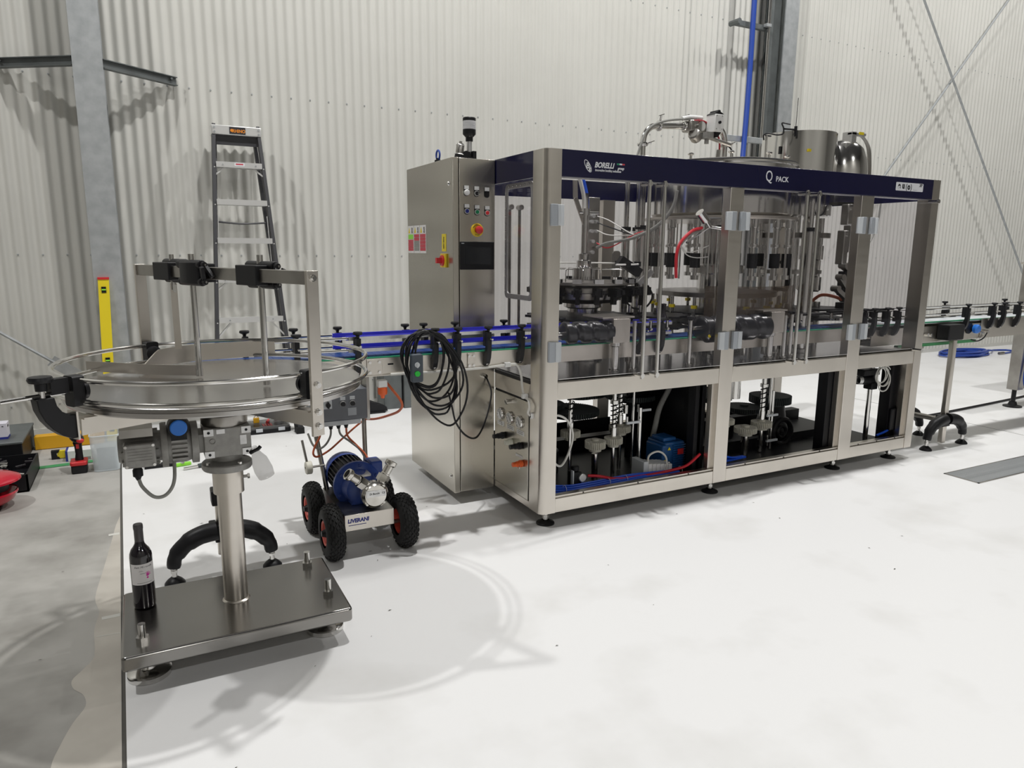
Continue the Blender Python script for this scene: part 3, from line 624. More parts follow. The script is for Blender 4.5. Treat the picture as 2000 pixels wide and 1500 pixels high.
# ------------------------------------------------------------------ infeed conveyor
cv = thing('infeed_conveyor', 'stainless slat conveyor with blue guide strips feeding the bottling machine', 'conveyor', (-.4, .27, 0))
Y0, Y1 = .18, .36
m = MB(); m.box(-1.60, 2.75, Y0, Y0+.004, .858, .942); fpn = out(m, 'front_side_plate', 'steel_x', cv)
bx('rear_side_plate', 'steel_x', cv, -1.60, 2.75, Y1-.004, Y1, .858, .942); bx('bottom_tray', 'steel_x', cv, -1.6, 2.75, Y0+.004, Y1-.004, .858, .862)
bx('wear_strip', 'green_strip', cv, -1.60, 2.75, Y0-.002, Y0+.012, .942, .948); bx('wear_strip', 'green_strip', cv, -1.60, 2.75, Y1-.012, Y1+.002, .942, .948)
bx('bottom_lip', 'steel_x', cv, -1.05, .0, Y0-.010, Y0, .857, .862)
# belt: hinged slats, each its own piece
sm = MB(); sm.box(.0008, .0372, Y0+.012, Y1-.012, .945, .957); sme = mesh(sm, 'belt_slat', 'blue_belt')
for i in range(114): put('belt_slat', sme, cv, (-1.60+.038*i, 0, 0))
# guide rails: chrome at the table end, blue faced profile beyond
for y, s in ((.195, -1), (.345, 1)):
    for z in (.984, 1.040):
        m = MB(); m.cyl((-1.35, y, z), (-.93 if s < 0 else -.96, y, z), .006, n=8); out(m, 'chrome_rail', 'steel_pol', cv)
        m = MB(); m.box(-.93, .98, y-.004*1, y+.004, z-.010, z+.006); rp = out(m, 'rail_profile', 'alu', cv)
        yy = y-s*.004; m = MB(); m.box(-.97 if s > 0 else -.94, .98, min(yy, yy-s*.007), max(yy, yy-s*.007), z-.009, z+.0105); out(m, 'slide_strip', 'blue_strip', rp)
# rail brackets: curved arm on the side plate, upright, clamp block and knob
def bracket_mesh():
    m = MB(); P = [(0.0, .872), (-.012, .87), (-.03, .885), (-.044, .915), (-.05, .95), (-.052, 1.0), (-.026, 1.0), (-.022, .96), (-.012, .935), (0, .925)]
    m.prism(P, 'X', -.0115, .0115); m.box(-.011, .011, -.05, -.012, .995, 1.045); m.box(-.012, .012, -.022, .002, .972, 1.05); return mesh(m, 'rail_bracket', 'plastic_black')
BM = bracket_mesh()
kmb = MB(); kmb.lathe([(.006, 1.04), (.008, 1.056), (.012, 1.06), (.021, 1.064), (.023, 1.07), (.02, 1.076), (0, 1.078)], (0, -.036, 0), 'Z', 10); KM = mesh(kmb, 'bracket_knob', 'plastic_black')
rmb = MB(); rmb.cyl((0, -.085, 1.012), (0, .006, 1.012), .005, n=8); RM = mesh(rmb, 'cross_pin', 'steel_pol')
bmb = MB(); bmb.lathe([(.009, 0), (.009, -.003), (.006, -.006), (0, -.006)], (0, -.02, .885), 'Y', 10); BB = mesh(bmb, 'bracket_bolt', 'steel_pol')
def brackets(root, xs, front=True, y=None, dz=0):
    yb = y if y is not None else (Y0-.002 if front else Y1+.002)
    for x in xs:
        r = (0,0,0) if front else (0,0,PI)
        b = put('rail_bracket', BM, root, (x, yb, dz), r)
        for nm, me in (('bracket_knob', KM), ('cross_pin', RM), ('bracket_bolt', BB)): put(nm, me, b, (x, yb, dz), (0,0,0))
brackets(cv, (-1.175, -.90, -.52, -.40, -.235, -.045)); brackets(cv, (-1.36, -1.14, -.93, -.585, -.485, -.31, -.02, .35, .80), False)
# joint plates and details on the side
for x in (-.815, -.315):
    w = .037 if x < -.5 else .02; m = MB(); m.box(x-w, x+w, Y0-.006, Y0, .862, .938); jp = out(m, 'joint_plate', 'steel', cv, bev=.001)
    for dx in (-w*.62, w*.62):
        for z in (.876, .924):
            m = MB(); m.cyl((x+dx, Y0-.006, z), (x+dx, Y0-.012, z), .0075, n=6); out(m, 'plate_bolt', 'steel_pol', jp)
m = MB(); m.prism([(-.735+x, .91+z) for x, z in ((-.012,-.004),(.012,-.004),(.015,0),(.012,.004),(-.012,.004),(-.015,0))], 'Y', Y0-.0008, Y0+.001); out(m, 'slot', 'machine_black', cv)
# left support: post with curved legs
def stand(root, x, y, yb, ztop, front=True):
    m = MB(); m.cyl((x, y, .09), (x, y, ztop), .021, n=18); out(m, 'support_post', 'steel', root)
    m = MB(); m.box(x-.03, x+.03, y-.034, y+.03, .155, .235); m.box(x-.05, x-.02, y-.02, y+.03, .17, .245); out(m, 'leg_hub', 'plastic_black', root, bev=.005)
    for s in (-1, 1):
        c = [(x+s*.02, y-.035, .215), (x+s*.09, y-.035, .205), (x+s*.15, y-.035, .175), (x+s*.195, y-.035, .125), (x+s*.205, y-.035, .078)]
        m = MB(); m.tube(smooth_path(c, 4), [.042]*4+[.041]*4+[.036]*4+[.03]*4+[.027], 18); lg = out(m, 'curved_leg', 'plastic_black', root)
        m = MB(); m.cyl((x+s*.205, y-.035, .08), (x+s*.205, y-.035, .028), .011, n=10); m.cyl((x+s*.205, y-.035, .066), (x+s*.205, y-.035, .054), .016, n=6); out(m, 'levelling_stem', 'steel_pol', lg)
        m = MB(); m.lathe([(0, .034), (.016, .033), (.03, .022), (.042, .008), (.043, 0)], (x+s*.205, y-.035, .0005), 'Z', 20); out(m, 'foot_pad', 'plastic_black', lg)
stand(cv, -1.53, .215, 0, .86)
m = MB(); m.box(-1.565, -1.51, .17, .25, .33, .40); out(m, 'post_clamp', 'plastic_black', cv, bev=.006)
# sensor connector and orange plug under the plate
pl = thing('orange_plug_lead', 'orange extension lead plugged in below the conveyor end plate', 'cable', (-.78, .2, .8))
m = MB(); m.box(-.80, -.755, .17, .21, .80, .835); out(m, 'socket', 'white_plastic', pl, bev=.004)
m = MB(); m.lathe([(.022, .80), (.024, .78), (.022, .765), (.012, .76), (.008, .745)], (-.775, .19, 0), 'Z', 12); out(m, 'plug', 'orange', pl)
m = MB(); m.tube(smooth_path([(-.755, .19, .82), (-.735, .17, .79), (-.69, .16, .72), (-.675, .25, .66), (-.68, .42, .60), (-.70, .58, .55), (-.728, .675, .532)], 6), .0065, 8); out(m, 'lead', 'cable_orange', pl)
# ------------------------------------------------------------------ coiled remote pendant
pd = thing('pendant_cable', 'coiled black cable with a grey push-button pendant hung on the conveyor', 'cable', (-.58, .08, .8))
m = MB(); P = []; random.seed(3)
for k in range(10):
    rx = random.uniform(.085, .135); bot = (.80, .76, .72, .78, .68, .74, .80, .66, .60, .70)[k]; top = 1.075-random.uniform(0, .025); rz = (top-bot)/2; dx = random.uniform(-.02, .02)
    for i in range(20):
        a = PI/2+2*PI*i/20; low = .5-.5*math.sin(a)
        P.append(V(-.585+dx+rx*math.cos(a)*(1+.12*math.sin(a*2+k))+low*(.85-bot)*.42, .105-.0045*k+.012*math.cos(a*2+k)+.008*random.random(), (top+bot)/2+rz*math.sin(a)+.006*random.random()))
m.tube(smooth_path(P, 2), .0052, 6); out(m, 'cable_coil', 'cable_black', pd)
m = MB(); m.tube(smooth_path([(-.64, .07, 1.04), (-.652, .06, 1.01), (-.652, .055, .965)]), .005, 6); out(m, 'pendant_lead', 'cable_black', pd)
m = MB(); m.tube(smooth_path([(-.47, .10, .76), (-.44, .13, .68), (-.39, .2, .58), (-.31, .26, .49), (-.22, .32, .455), (-.13, .40, .52), (-.06, .47, .65), (-.055, .53, .72), (-.07, .535, .742)]), .0052, 6); out(m, 'lead_to_cabinet', 'cable_black', pd)
mat('pendant_grey', (.06,.075,.095), .45)
m = MB(); m.prism(rrect(-.681, -.624, .838, .972, .010, 3), 'Y', .03, .062); pb = out(m, 'pendant_body', 'pendant_grey', pd, bev=.005)
m = MB(); m.lathe([(.013, 0), (.013, -.006), (.011, -.008), (0, -.008)], (-.655, .03, .880), 'Y', 18); out(m, 'start_button', 'green_led', pb, label='green push button')
m = MB(); m.lathe([(.012, 0), (.012, -.005), (0, -.005)], (-.655, .03, .922), 'Y', 18); m.box(-.6575, -.6525, .019, .026, .909, .935); out(m, 'selector', 'grey_light', pb)
# white conduit clipped to the conveyor lip
wc = thing('white_conduit_cable', 'white flexible cable clipped along the conveyor and down the end panel', 'cable', (-.3, .17, .8))
m = MB(); m.tube(smooth_path([(-.74, .168, .862), (-.5, .168, .858), (-.25, .168, .86), (-.11, .166, .868), (-.06, .165, .862), (-.035, .165, .81), (-.028, .165, .75), (-.022, .16, .71), (-.018, .15, .69), (-.014, .12, .68), (-.02, .095, .65), (-.022, .105, .615), (-.012, .1, .60)], 6), .0065, 8); out(m, 'cable', 'cable_white', wc)
for p in ((-.115, .165, .868), (-.018, .152, .695)):
    m = MB(); m.cbox(p, (.034, .02, .024)); out(m, 'cable_clip', 'white_plastic', wc, bev=.003)
m = MB(); m.lathe([(.015, -.012), (.017, -.02), (.017, -.03), (.012, -.034)], (.02, .1, .60), 'X', 10); out(m, 'gland', 'white_plastic', wc)
# ------------------------------------------------------------------ control cabinet
cc = thing('control_cabinet', 'tall stainless control cabinet with push buttons and touch screen', 'cabinet', (-.13, .9, 0))
CX0, CX1, CY0, CY1, CZ0, CZ1 = -.254, -.004, .5475, 1.279, .07, 1.932
m = MB(); m.box(CX0+.004, CX1, CY0+.02, CY1, CZ0, CZ1); out(m, 'carcass', 'steel_cab', cc)
m = MB(); m.box(CX0, CX0+.034, CY0, CY1, CZ0, CZ1); sd = out(m, 'side_door', 'steel_cab', cc, bev=.002)
bx('door_seal', 'machine_black', cc, CX0+.034, CX0+.038, CY0+.012, CY0+.02, CZ0, CZ1)
m = MB(); m.box(CX0+.038, CX1, CY0, CY0+.02, CZ0+.005, CZ1-.002); fd = out(m, 'front_panel', 'steel_cab', cc, bev=.002)
for y, z in ((.60, 1.80), (.60, .16)):
    m = MB(); m.lathe([(0, -.008), (.007, -.008), (.012, -.003), (.013, 0)], (CX0, y, z), 'X', 12); out(m, 'door_lock', 'steel_pol', sd)
# feet
for y in (.9, 1.2):
    for x in (-.16, -.05):
        m = MB(); m.cyl((x, y, .0), (x, y, .07), .018, n=12); out(m, 'foot', 'machine_black', cc)
# buttons: legend plate, holder, bezel, actuator
FY = CY0
def button(x, z, col, kind):
    m = MB(); m.prism(rrect(x-.0145, x+.0145, z-.018, z+.037, .0135, 4, (.001, .001, .0135, .0135)), 'Y', FY-.004, FY); h = out(m, 'button_holder', 'plastic_black', cc)
    bx('legend', 'white_plastic', h, x-.0135, x+.0135, FY-.0052, FY-.004, z+.0175, z+.0365)
    if kind == 'blank': return
    if kind == 'lamp':
        m = MB(); m.lathe([(.0152, 0), (.0152, -.010), (.012, -.014), (0, -.015)], (x, FY-.004, z), 'Y', 18); out(m, 'indicator_lens', 'white_plastic', h); return
    m = MB(); m.lathe([(.0105, -.004), (.0145, -.004), (.015, -.002), (.015, 0)], (x, FY-.004, z), 'Y', 20); out(m, 'bezel', 'alu', h)
    m = MB(); m.lathe([(.0105, 0), (.0105, -.006), (.009, -.008), (0, -.008)], (x, FY-.004, z), 'Y', 18); o = out(m, 'actuator', col, h)
    if kind == 'key':
        m = MB(); m.cyl((x+.003, FY-.012, z), (x+.012, FY-.03, z), .004, n=8); m.torus((x+.017, FY-.036, z), .007, .0018, 'Y', 14, 5); out(m, 'key', 'steel_pol', h)
for i, (x, z, c, kd) in enumerate(((-.175, 1.752, 'white_plastic', 'lamp'), (-.115, 1.750, 'plastic_black', 'key'), (-.054, 1.747, 'plastic_black', 'blank'), (-.173, 1.655, 'blue_btn', 'b'), (-.113, 1.652, 'green_btn', 'b'), (-.052, 1.649, 'red', 'b'))): button(x, z, c, kd)
m = MB(); m.lathe([(.036, 0), (.036, -.004), (.033, -.006), (.016, -.006)], (-.112, FY, 1.556), 'Y', 32); es = out(m, 'emergency_stop', 'yellow', cc)
m = MB(); m.lathe([(.014, -.006), (.014, -.02), (.02, -.022), (.0215, -.028), (.0205, -.036), (.012, -.041), (0, -.042)], (-.112, FY, 1.556), 'Y', 24); out(m, 'mushroom_head', 'red', es)
for i, ch in enumerate('EMERGENCY'):
    a = PI/2+(4-i)*.26; text('lettering', ch, .0085, (-.112+.0275*math.cos(a), FY-.0066, 1.556+.0275*math.sin(a)), es, 'ink', (PI/2, -(a-PI/2), 0), bold=.0003, ext=.0002)
for i, ch in enumerate('STOP'):
    a = -PI/2+(i-1.5)*.28; text('lettering', ch, .0085, (-.112+.0275*math.cos(a), FY-.0066, 1.556+.0275*math.sin(a)), es, 'ink', (PI/2, -(a+PI/2), 0), bold=.0003, ext=.0002)
# touch screen
m = MB(); m.box(-.216, -.010, FY-.008, FY, 1.343, 1.494); hm = out(m, 'touch_screen', 'plastic_black', cc, bev=.003)
bx('display', 'screen', hm, -.188, -.032, FY-.0092, FY-.008, 1.372, 1.464); bx('maker_mark', 'grey_light', hm, -.208, -.192, FY-.0086, FY-.008, 1.482, 1.486)
# warning stickers on the side door (plane X=CX0)
SX = CX0-.0006
def sticker(y0, y1, z0, z1, mt, parent=sd, d=.0012, nm='sticker'): return bx(nm, mt, parent, SX-d, CX0, y0, y1, z0, z1)
for i, (y1, y0) in enumerate(((1.268, 1.167), (1.160, 1.063), (1.057, .955))):
    st = sticker(y0, y1, 1.428, 1.592, 'label_paper')
    ym = (y0+y1)/2
    m = MB(); m.prism([(ym+.042, 1.548), (ym+.012, 1.548), (ym+.027, 1.582)], 'X', SX-.0024, SX-.001); out(m, 'warning_triangle', 'yellow_tool', st)
    m = MB(); m.torus((SX-.0015, ym-.024, 1.572), .008, .002, 'X', 12, 4); m.torus((SX-.0015, ym-.024, 1.554), .007, .002, 'X', 12, 4); out(m, 'pictogram', 'ink', st)
    zt = 1.54
    if i == 0: bx('text_block', 'green_bright', st, SX-.0026, SX-.001, y0+.008, y1-.008, 1.512, 1.54); zt = 1.508
    n = 5; lo = 1.44
    for k in range(n):
        za = zt-(zt-lo)*k/n; zb = zt-(zt-lo)*(k+.9)/n
        bx('text_block', 'cable_grey' if (i == 1 and k > 1) else 'ink_red', st, SX-.0026, SX-.001, y0+.006, y1-.006, zb, za)
yl = sticker(.645, .705, 1.44, 1.535, 'yellow_tool', nm='voltage_label')
text('lettering', '400V 50Hz', .017, (SX-.0022, .675, 1.487), yl, 'ink', (PI/2, -PI/2, -PI/2), bold=.0004, sx=.85, ext=.0003)
# main isolator
m = MB(); m.box(CX0-.012, CX0, .632, .708, 1.352, 1.428); iso = out(m, 'isolator_switch', 'yellow', cc, bev=.003)
m = MB(); m.lathe([(.03, -.012), (.03, -.018), (.026, -.022), (0, -.022)], (CX0, .672, 1.390), 'X', 20); m.box(CX0-.05, CX0-.018, .662, .682, 1.375, 1.405); out(m, 'isolator_knob', 'red', iso)
# lifting eye ring, cable plug and beacon on the roof
m = MB(); m.torus((-.235, .80, 1.968), .026, .0055, 'X', 24, 8); out(m, 'lifting_ring', 'blue_hose', cc); m = MB(); m.lathe([(.02, 0), (.02, .008), (.012, .012), (.012, .02)], (-.235, .80, 1.932), 'Z', 12); out(m, 'ring_base', 'plastic_black', cc)
m = MB(); T = Matrix.Translation((-.185, .62, 1.934)) @ Matrix.Rotation(.12, 4, 'Y'); m.T = T
m.lathe([(0, 0), (.022, .0), (.026, .008), (.024, .02), (.024, .022)], (0,0,0), 'Z', 16); pg = out(m, 'plug_collar', 'plastic_black', cc)
m = MB(); m.T = T; m.lathe([(.022, .022), (.022, .07), (.018, .078), (.008, .08), (.008, .09), (0, .09)], (0,0,0), 'Z', 16); out(m, 'plug_body', 'steel_dark', pg)
m = MB(); m.T = T; m.torus((0,0,.022), .0245, .0025, 'Z', 18, 5); m.torus((0,0,.07), .0215, .002, 'Z', 18, 5); out(m, 'plug_band', 'alu', pg)
m = MB(); m.lathe([(.03, 1.932), (.03, 1.94), (.02, 1.944), (.02, 1.965), (.016, 1.968), (.014, 1.97), (.014, 2.025), (.02, 2.028), (.02, 2.048), (.034, 2.062), (.0355, 2.066), (.0355, 2.088), (0, 2.088)], (-.124, .62, 0), 'Z', 24); sb = out(m, 'beacon_base', 'plastic_black', cc)
m = MB(); m.lathe([(.0150, 1.972), (.0150, 2.026)], (-.124, .62, 0), 'Z', 20); out(m, 'beacon_stem', 'alu', sb)
m = MB(); m.lathe([(.035, 2.088), (.035, 2.132)], (-.124, .62, 0), 'Z', 28); 
for k in range(6): m.torus((-.124, .62, 2.092+k*.007), .0352, .0012, 'Z', 24, 4)
out(m, 'beacon_lens', 'lamp_lens', sb); m = MB(); m.lathe([(.0355, 2.132), (.0355, 2.146), (.032, 2.15), (0, 2.151)], (-.124, .62, 0), 'Z', 28); out(m, 'beacon_cap', 'plastic_black', sb)
m = MB(); m.box(-.115, -.095, .59, .615, 1.935, 1.975); m.cyl((-.15, .60, 1.955), (-.15, .63, 1.955), .02, n=14); out(m, 'beacon_bracket', 'plastic_black', cc)
m = MB(); m.lathe([(.012, -.03), (.014, -.02), (.014, -.006), (.012, 0)], (-.07, CY0, .745), 'Y', 10); out(m, 'cable_gland', 'steel_pol', cc)
# ------------------------------------------------------------------ bottling machine: frame
bm_ = thing('bottling_machine', 'long stainless bottling machine with navy header and clear guard doors', 'machine', (1.54, .65, 0))
L = 3.077; D = 1.30; ZB, ZH, ZT_ = .0815, 1.804, 1.932
m = MB(); m.prism(rrect(0, .09, 0, .125, .03, 8, (0, 0, .034, 0)), 'Z', ZB, ZT_); out(m, 'corner_post', 'steel', bm_)
m = MB(); m.prism(rrect(2.985, L, 0, .1, .03, 6, (0, 0, 0, .02)), 'Z', ZB, ZT_); out(m, 'corner_post', 'steel', bm_)
bx('corner_post', 'steel', bm_, 2.985, L, D-.09, D, ZB, ZT_, bev=.004); bx('corner_post', 'steel', bm_, .0, .09, D-.02, D, ZB, ZT_)
bx('front_post', 'steel', bm_, 1.190, 1.292, 0, .06, ZB, ZH, bev=.003); bx('front_post', 'steel', bm_, 2.287, 2.405, 0, .06, ZB, ZH, bev=.003)
for x in (1.19, 2.29): bx('rear_post', 'steel', bm_, x, x+.1, D-.06, D, ZB, ZH)
segs = ((.09, 1.19), (1.292, 2.287), (2.405, 2.985))
for a, b in segs:
    bx('middle_rail', 'steel_x', bm_, a, b, .002, .06, .692, .784, bev=.003); r = bx('bottom_rail', 'steel_x', bm_, a, b, .002, .06, ZB, .160, bev=.003)
    bx('sill_strip', 'steel_x', bm_, a, b, .012, .05, .160, .170)
    bx('rear_rail', 'steel_x', bm_, a, b, D-.06, D, .692, .784); bx('rear_rail', 'steel_x', bm_, a, b, D-.06, D, ZB, .16)
    for k in range(3):
        x = a+(b-a)*(k+.5)/3; m = MB(); m.cyl((x, .0125, .165), (x, .010, .165), .004, n=8); out(m, 'sill_screw', 'machine_black', r)
for x, w in ((1.19-.028, .028), (2.287-.028, .028), (2.985-.032, .032)): bx('inner_jamb', 'steel', bm_, x, x+w, .025, .06, .16, .692)
H1 = bx('header_panel', 'navy', bm_, .09, 2.985, -.001, .012, ZH, ZT_, bev=.002)
bx('header_panel', 'navy', bm_, .0, .012, .125, D-.02, ZH, ZT_); bx('header_panel', 'navy', bm_, .02, 2.985, D-.012, D, ZH, ZT_); bx('header_panel', 'navy', bm_, L-.012, L, .1, D-.09, ZH, ZT_)
bx('header_lip', 'alu', bm_, .09, 2.985, .012, .05, ZH-.004, ZH+.004)
# left end: middle rail, service panel with gauges
bx('end_rail', 'steel', bm_, .0, .05, .125, CY0, .672, .762, bev=.003); bx('end_rail', 'steel', bm_, .0, .05, .125, CY0, ZB, .118, bev=.002)
sp = bx('service_panel', 'steel_cab', bm_, -.002, .006, .138, CY0-.004, .120, .662, bev=.002)
bx('panel_gap', 'machine_black', bm_, .004, .02, .125, CY0, .100, .675)
bx('black_edge', 'machine_black', bm_, -.002, .02, .125, CY0, .763, .780)
for y, z in ((.462, .535), (.343, .535), (.232, .535)):
    m = MB(); m.lathe([(.034, 0), (.036, -.006), (.034, -.012), (.030, -.012), (.030, -.006)], (-.002, y, z), 'X', 28); g = out(m, 'pressure_gauge', 'steel_pol', sp)
    m = MB(); m.lathe([(0, -.008), (.030, -.008)], (-.002, y, z), 'X', 28); out(m, 'dial', 'white_plastic', g)
    m = MB(); m.beam((-.0112, y-.012, z-.014), (-.0112, y+.012, z+.016), .003, .001, up=(1,0,0)); out(m, 'needle', 'ink', g)
    for k in range(9):
        a = -.75+k*(PI+1.5)/8; m = MB(); m.beam((-.0108, y+.023*math.cos(a), z+.023*math.sin(a)), (-.0108, y+.028*math.cos(a), z+.028*math.sin(a)), .002, .0008, up=(1,0,0)); out(m, 'dial_mark', 'ink', g)
for y, z in ((.462, .482), (.343, .482), (.225, .480)):
    l = bx('label_plate', 'white_plastic', sp, -.0045, -.002, y-.04, y+.04, z-.014, z+.012); 
    for dz in (-.005, .004): bx('text_line', 'cable_grey', sp, -.0052, -.0044, y-.03, y+.03, z+dz-.0015, z+dz+.0015)
bx('label_plate', 'white_plastic', sp, -.0045, -.002, .20, .275, .338, .352)
for y, z, mt, r, ln in ((.42, .418, 'plastic_black', .016, .07), (.325, .402, 'nylon', .017, .045), (.215, .408, 'plastic_black', .016, .07), (.20, .312, 'orange', .016, .06)):
    m = MB(); m.lathe([(r, 0), (r*1.25, -.005), (r*1.25, -.018), (r, -.02), (r, -ln*.6), (r*.8, -ln*.62), (r*.8, -ln), (0, -ln)], (-.002, y, z), 'X', 16); f = out(m, 'hose_fitting', mt, sp)
m = MB(); m.lathe([(.012, 0), (.013, -.02), (.016, -.022), (.016, -.03), (0, -.03)], (-.002, .345, .628), 'X', 14); out(m, 'push_fitting', 'steel_pol', sp)
m = MB(); m.torus((-.03, .19, .298), .012, .0015, 'X', 14, 5); out(m, 'safety_ring', 'steel_pol', sp)
# feet
for x in (.075, 1.24, 2.34, 2.93):
    for y in (.075, D-.08):
        m = MB(); m.cyl((x, y, .012), (x, y, ZB), .0145, n=14); m.cyl((x, y, .035), (x, y, .05), .02, n=6); f = out(m, 'levelling_foot', 'steel_pol', bm_)
        m = MB(); m.lathe([(.02, .022), (.03, .016), (.046, .010), (.05, .006), (.05, 0)], (x, y, .0005), 'Z', 28); out(m, 'foot_disc', 'plastic_black', f)
# deck, tray, dark interior
mat('deck', (.30,.295,.30), .18, 1)
bx('deck_plate', 'deck', bm_, .02, L-.02, .03, D-.03, .770, .784)
bx('floor_tray', 'machine_black', bm_, .06, L-.06, .06, D-.06, .090, .104)
bx('rear_screen', 'machine_black', bm_, .09, 1.30, D-.075, D-.065, .10, .22); bx('rear_screen', 'machine_black', bm_, 1.30, 2.95, D-.075, D-.065, .10, .15)
bx('partition', 'machine_black', bm_, 1.20, 1.212, .2, .62, .10, .69); bx('inner_screen', 'machine_black', bm_, 1.0, 1.2, .62, .632, .104, .68)
for x, y in ((1.11, .10), (1.14, .10), (.13, 1.1), (2.2, 1.1), (2.8, 1.1)): bx('inner_post', 'machine_black', bm_, x, x+.05, y, y+.06, .10, .77)
bx('inner_beam', 'machine_black', bm_, .09, 2.95, .9, .98, .104, .19); bx('inner_beam', 'machine_black', bm_, 1.3, 2.95, .45, .5, .104, .16)
# ------------------------------------------------------------------ guard doors
def rod(x, parent, full=True):
    if full:
        m = MB(); m.cyl((x, -.062, .778), (x, -.062, 1.806), .0105, n=16); out(m, 'door_handle', 'steel_pol', parent)
    for z in (.795, 1.788):
        m = MB(); m.cyl((x, -.070, z), (x, .0, z), .010, n=14); m.cyl((x, -.072, z), (x, -.066, z), .013, n=14); out(m, 'handle_stub', 'steel_pol', parent)
def hinge(xc, s, parent):
    for z in (1.62, .945):
        m = MB(); m.prism([(xc, -.001), (xc+s*.036, -.001), (xc+s*.036, -.018), (xc+s*.012, -.030), (xc, -.022)], 'Z', z-.05, z+.05); h = out(m, 'hinge', 'grey_light', parent, bev=.002)
        m = MB(); m.box(min(xc-s*.034, xc), max(xc-s*.034, xc), -.020, -.001, z-.052, z+.052); out(m, 'hinge_leaf', 'grey_plastic', h, bev=.002)
for (x0, x1, hx, hs, rods, jx) in ((.095, .622, .062, 1, (.577,), None), (.628, 1.186, 1.186, -1, (.675,), None), (1.296, 1.770, 1.262, 1, (1.725,), None), (1.776, 2.283, 2.283, -1, (1.826,), None), (2.409, 2.981, 2.372, 1, (), None)):
    m = MB(); m.box(x0, x1, -.004, .001, .80, 1.806); d = out(m, 'guard_door', 'acrylic', bm_)
    for r in rods: rod(r, d)
    if x0 > 2.4: rod(2.955, d, False)
    if hs > 0: hinge(hx+.034, 1, d) if x0 > .2 else hinge(.062, 1, d)
    else: hinge(hx-.0, -1, d) if False else hinge(x1+.005+.002, -1, d)
    bx('door_bottom_edge', 'alu', d, x0, x1, -.005, -.0042, .80, .803)
# end guards
bx('end_guard', 'acrylic', bm_, .016, .020, .13, D-.03, .80, 1.80)
bx('end_guard', 'acrylic', bm_, L-.02, L-.016, .10, D-.1, .80, 1.80); bx('rear_guard', 'acrylic', bm_, .1, 2.98, D-.014, D-.010, .80, 1.80)
m = MB(); RR = rrect(.16, .475, 1.19, 1.795, .03, 4); RI = rrect(.186, .449, 1.216, 1.769, .02, 4); n = len(RR)
m.add([(.030, p[0], p[1]) for p in RR]+[(.030, p[0], p[1]) for p in RI]+[(.022, p[0], p[1]) for p in RR]+[(.022, p[0], p[1]) for p in RI],
      [(i, (i+1) % n, n+(i+1) % n, n+i) for i in range(n)]+[(2*n+i, 3*n+i, 3*n+(i+1) % n, 2*n+(i+1) % n) for i in range(n)]+[(i, 2*n+i, 2*n+(i+1) % n, (i+1) % n) for i in range(n)]+[(n+i, n+(i+1) % n, 3*n+(i+1) % n, 3*n+i) for i in range(n)])
fr = out(m, 'hatch_frame', 'cast', bm_)
for k in range(14): m = MB(); m.ball((.020, .462, 1.23+k*.04), .005, 6, 4); out(m, 'rivet', 'steel_pol', fr)
for k in range(6): m = MB(); m.ball((.020, .2+k*.045, 1.782), .005, 6, 4); out(m, 'rivet', 'steel_pol', fr)
for x in (.49, .565):
    m = MB(); m.cyl((x, D+.03, .8), (x, D+.03, 1.74), .0105, n=12); m.cyl((x, D-.0, 1.735), (x, D+.05, 1.735), .018, n=12); out(m, 'rear_door_handle', 'steel_dark', bm_)
# ------------------------------------------------------------------ lettering on the header
HY = -.0018
def T_(s, size, x, z, **k): return text('lettering', s, size, (x, HY, z), H1, k.pop('mat', 'ink_white'), **k)
T_('BORELLI', .036, .335, 1.868, shear=.3, bold=.0012, sx=.86); T_('group', .019, .437, 1.859, shear=.25, bold=.0007, sx=.86); T_('innovative bottling solutions', .0165, .36, 1.844, shear=.2, bold=.0003, sx=.84)
for i, c in enumerate(('green_strip', 'ink_white', 'ink_red')): bx('flag_stripe', c, H1, .412+i*.0165, .4275+i*.0165, HY-.0004, 0, 1.876, 1.8835)
m = MB(); P = [(.239+.0155*math.cos(t)*.75-.028*math.sin(t)*.62, HY, 1.861+.031*math.sin(t)*.9+.0155*math.cos(t)*.35) for t in [2*PI*i/28 for i in range(28)]]; m.tube(P, .0016, 5, True); out(m, 'emblem_ring', 'ink_white', H1)
T_('B', .038, .237, 1.862, bold=.0012, shear=.1); T_('g', .027, .250, 1.850, bold=.001, shear=.1)
T_('Q', .086, 1.472, 1.874, sx=.80); T_('PACK', .041, 1.577, 1.863, bold=.0006, sx=.98)
m = MB(); m.prism(rrect(2.598, 2.876, 1.848, 1.900, .006, 3), 'Y', HY-.0006, 0); eu = out(m, 'model_plate', 'ink_white', H1)
for s_, sz, x, z, b in (('e', .058, 2.630, 1.877, .003), ('u', .052, 2.672, 1.879, .003), ('(', .046, 2.702, 1.874, .001), ('o', .052, 2.727, 1.874, .003), (')', .046, 2.752, 1.874, .001), ('XP', .026, 2.848, 1.887, .0008), ('.________', .012, 2.795, 1.861, 0)):
    text('lettering', s_, sz, (x, HY-.001, z), eu, 'ink', bold=b, shear=.2 if s_ == 'XP' else 0, sx=.9)
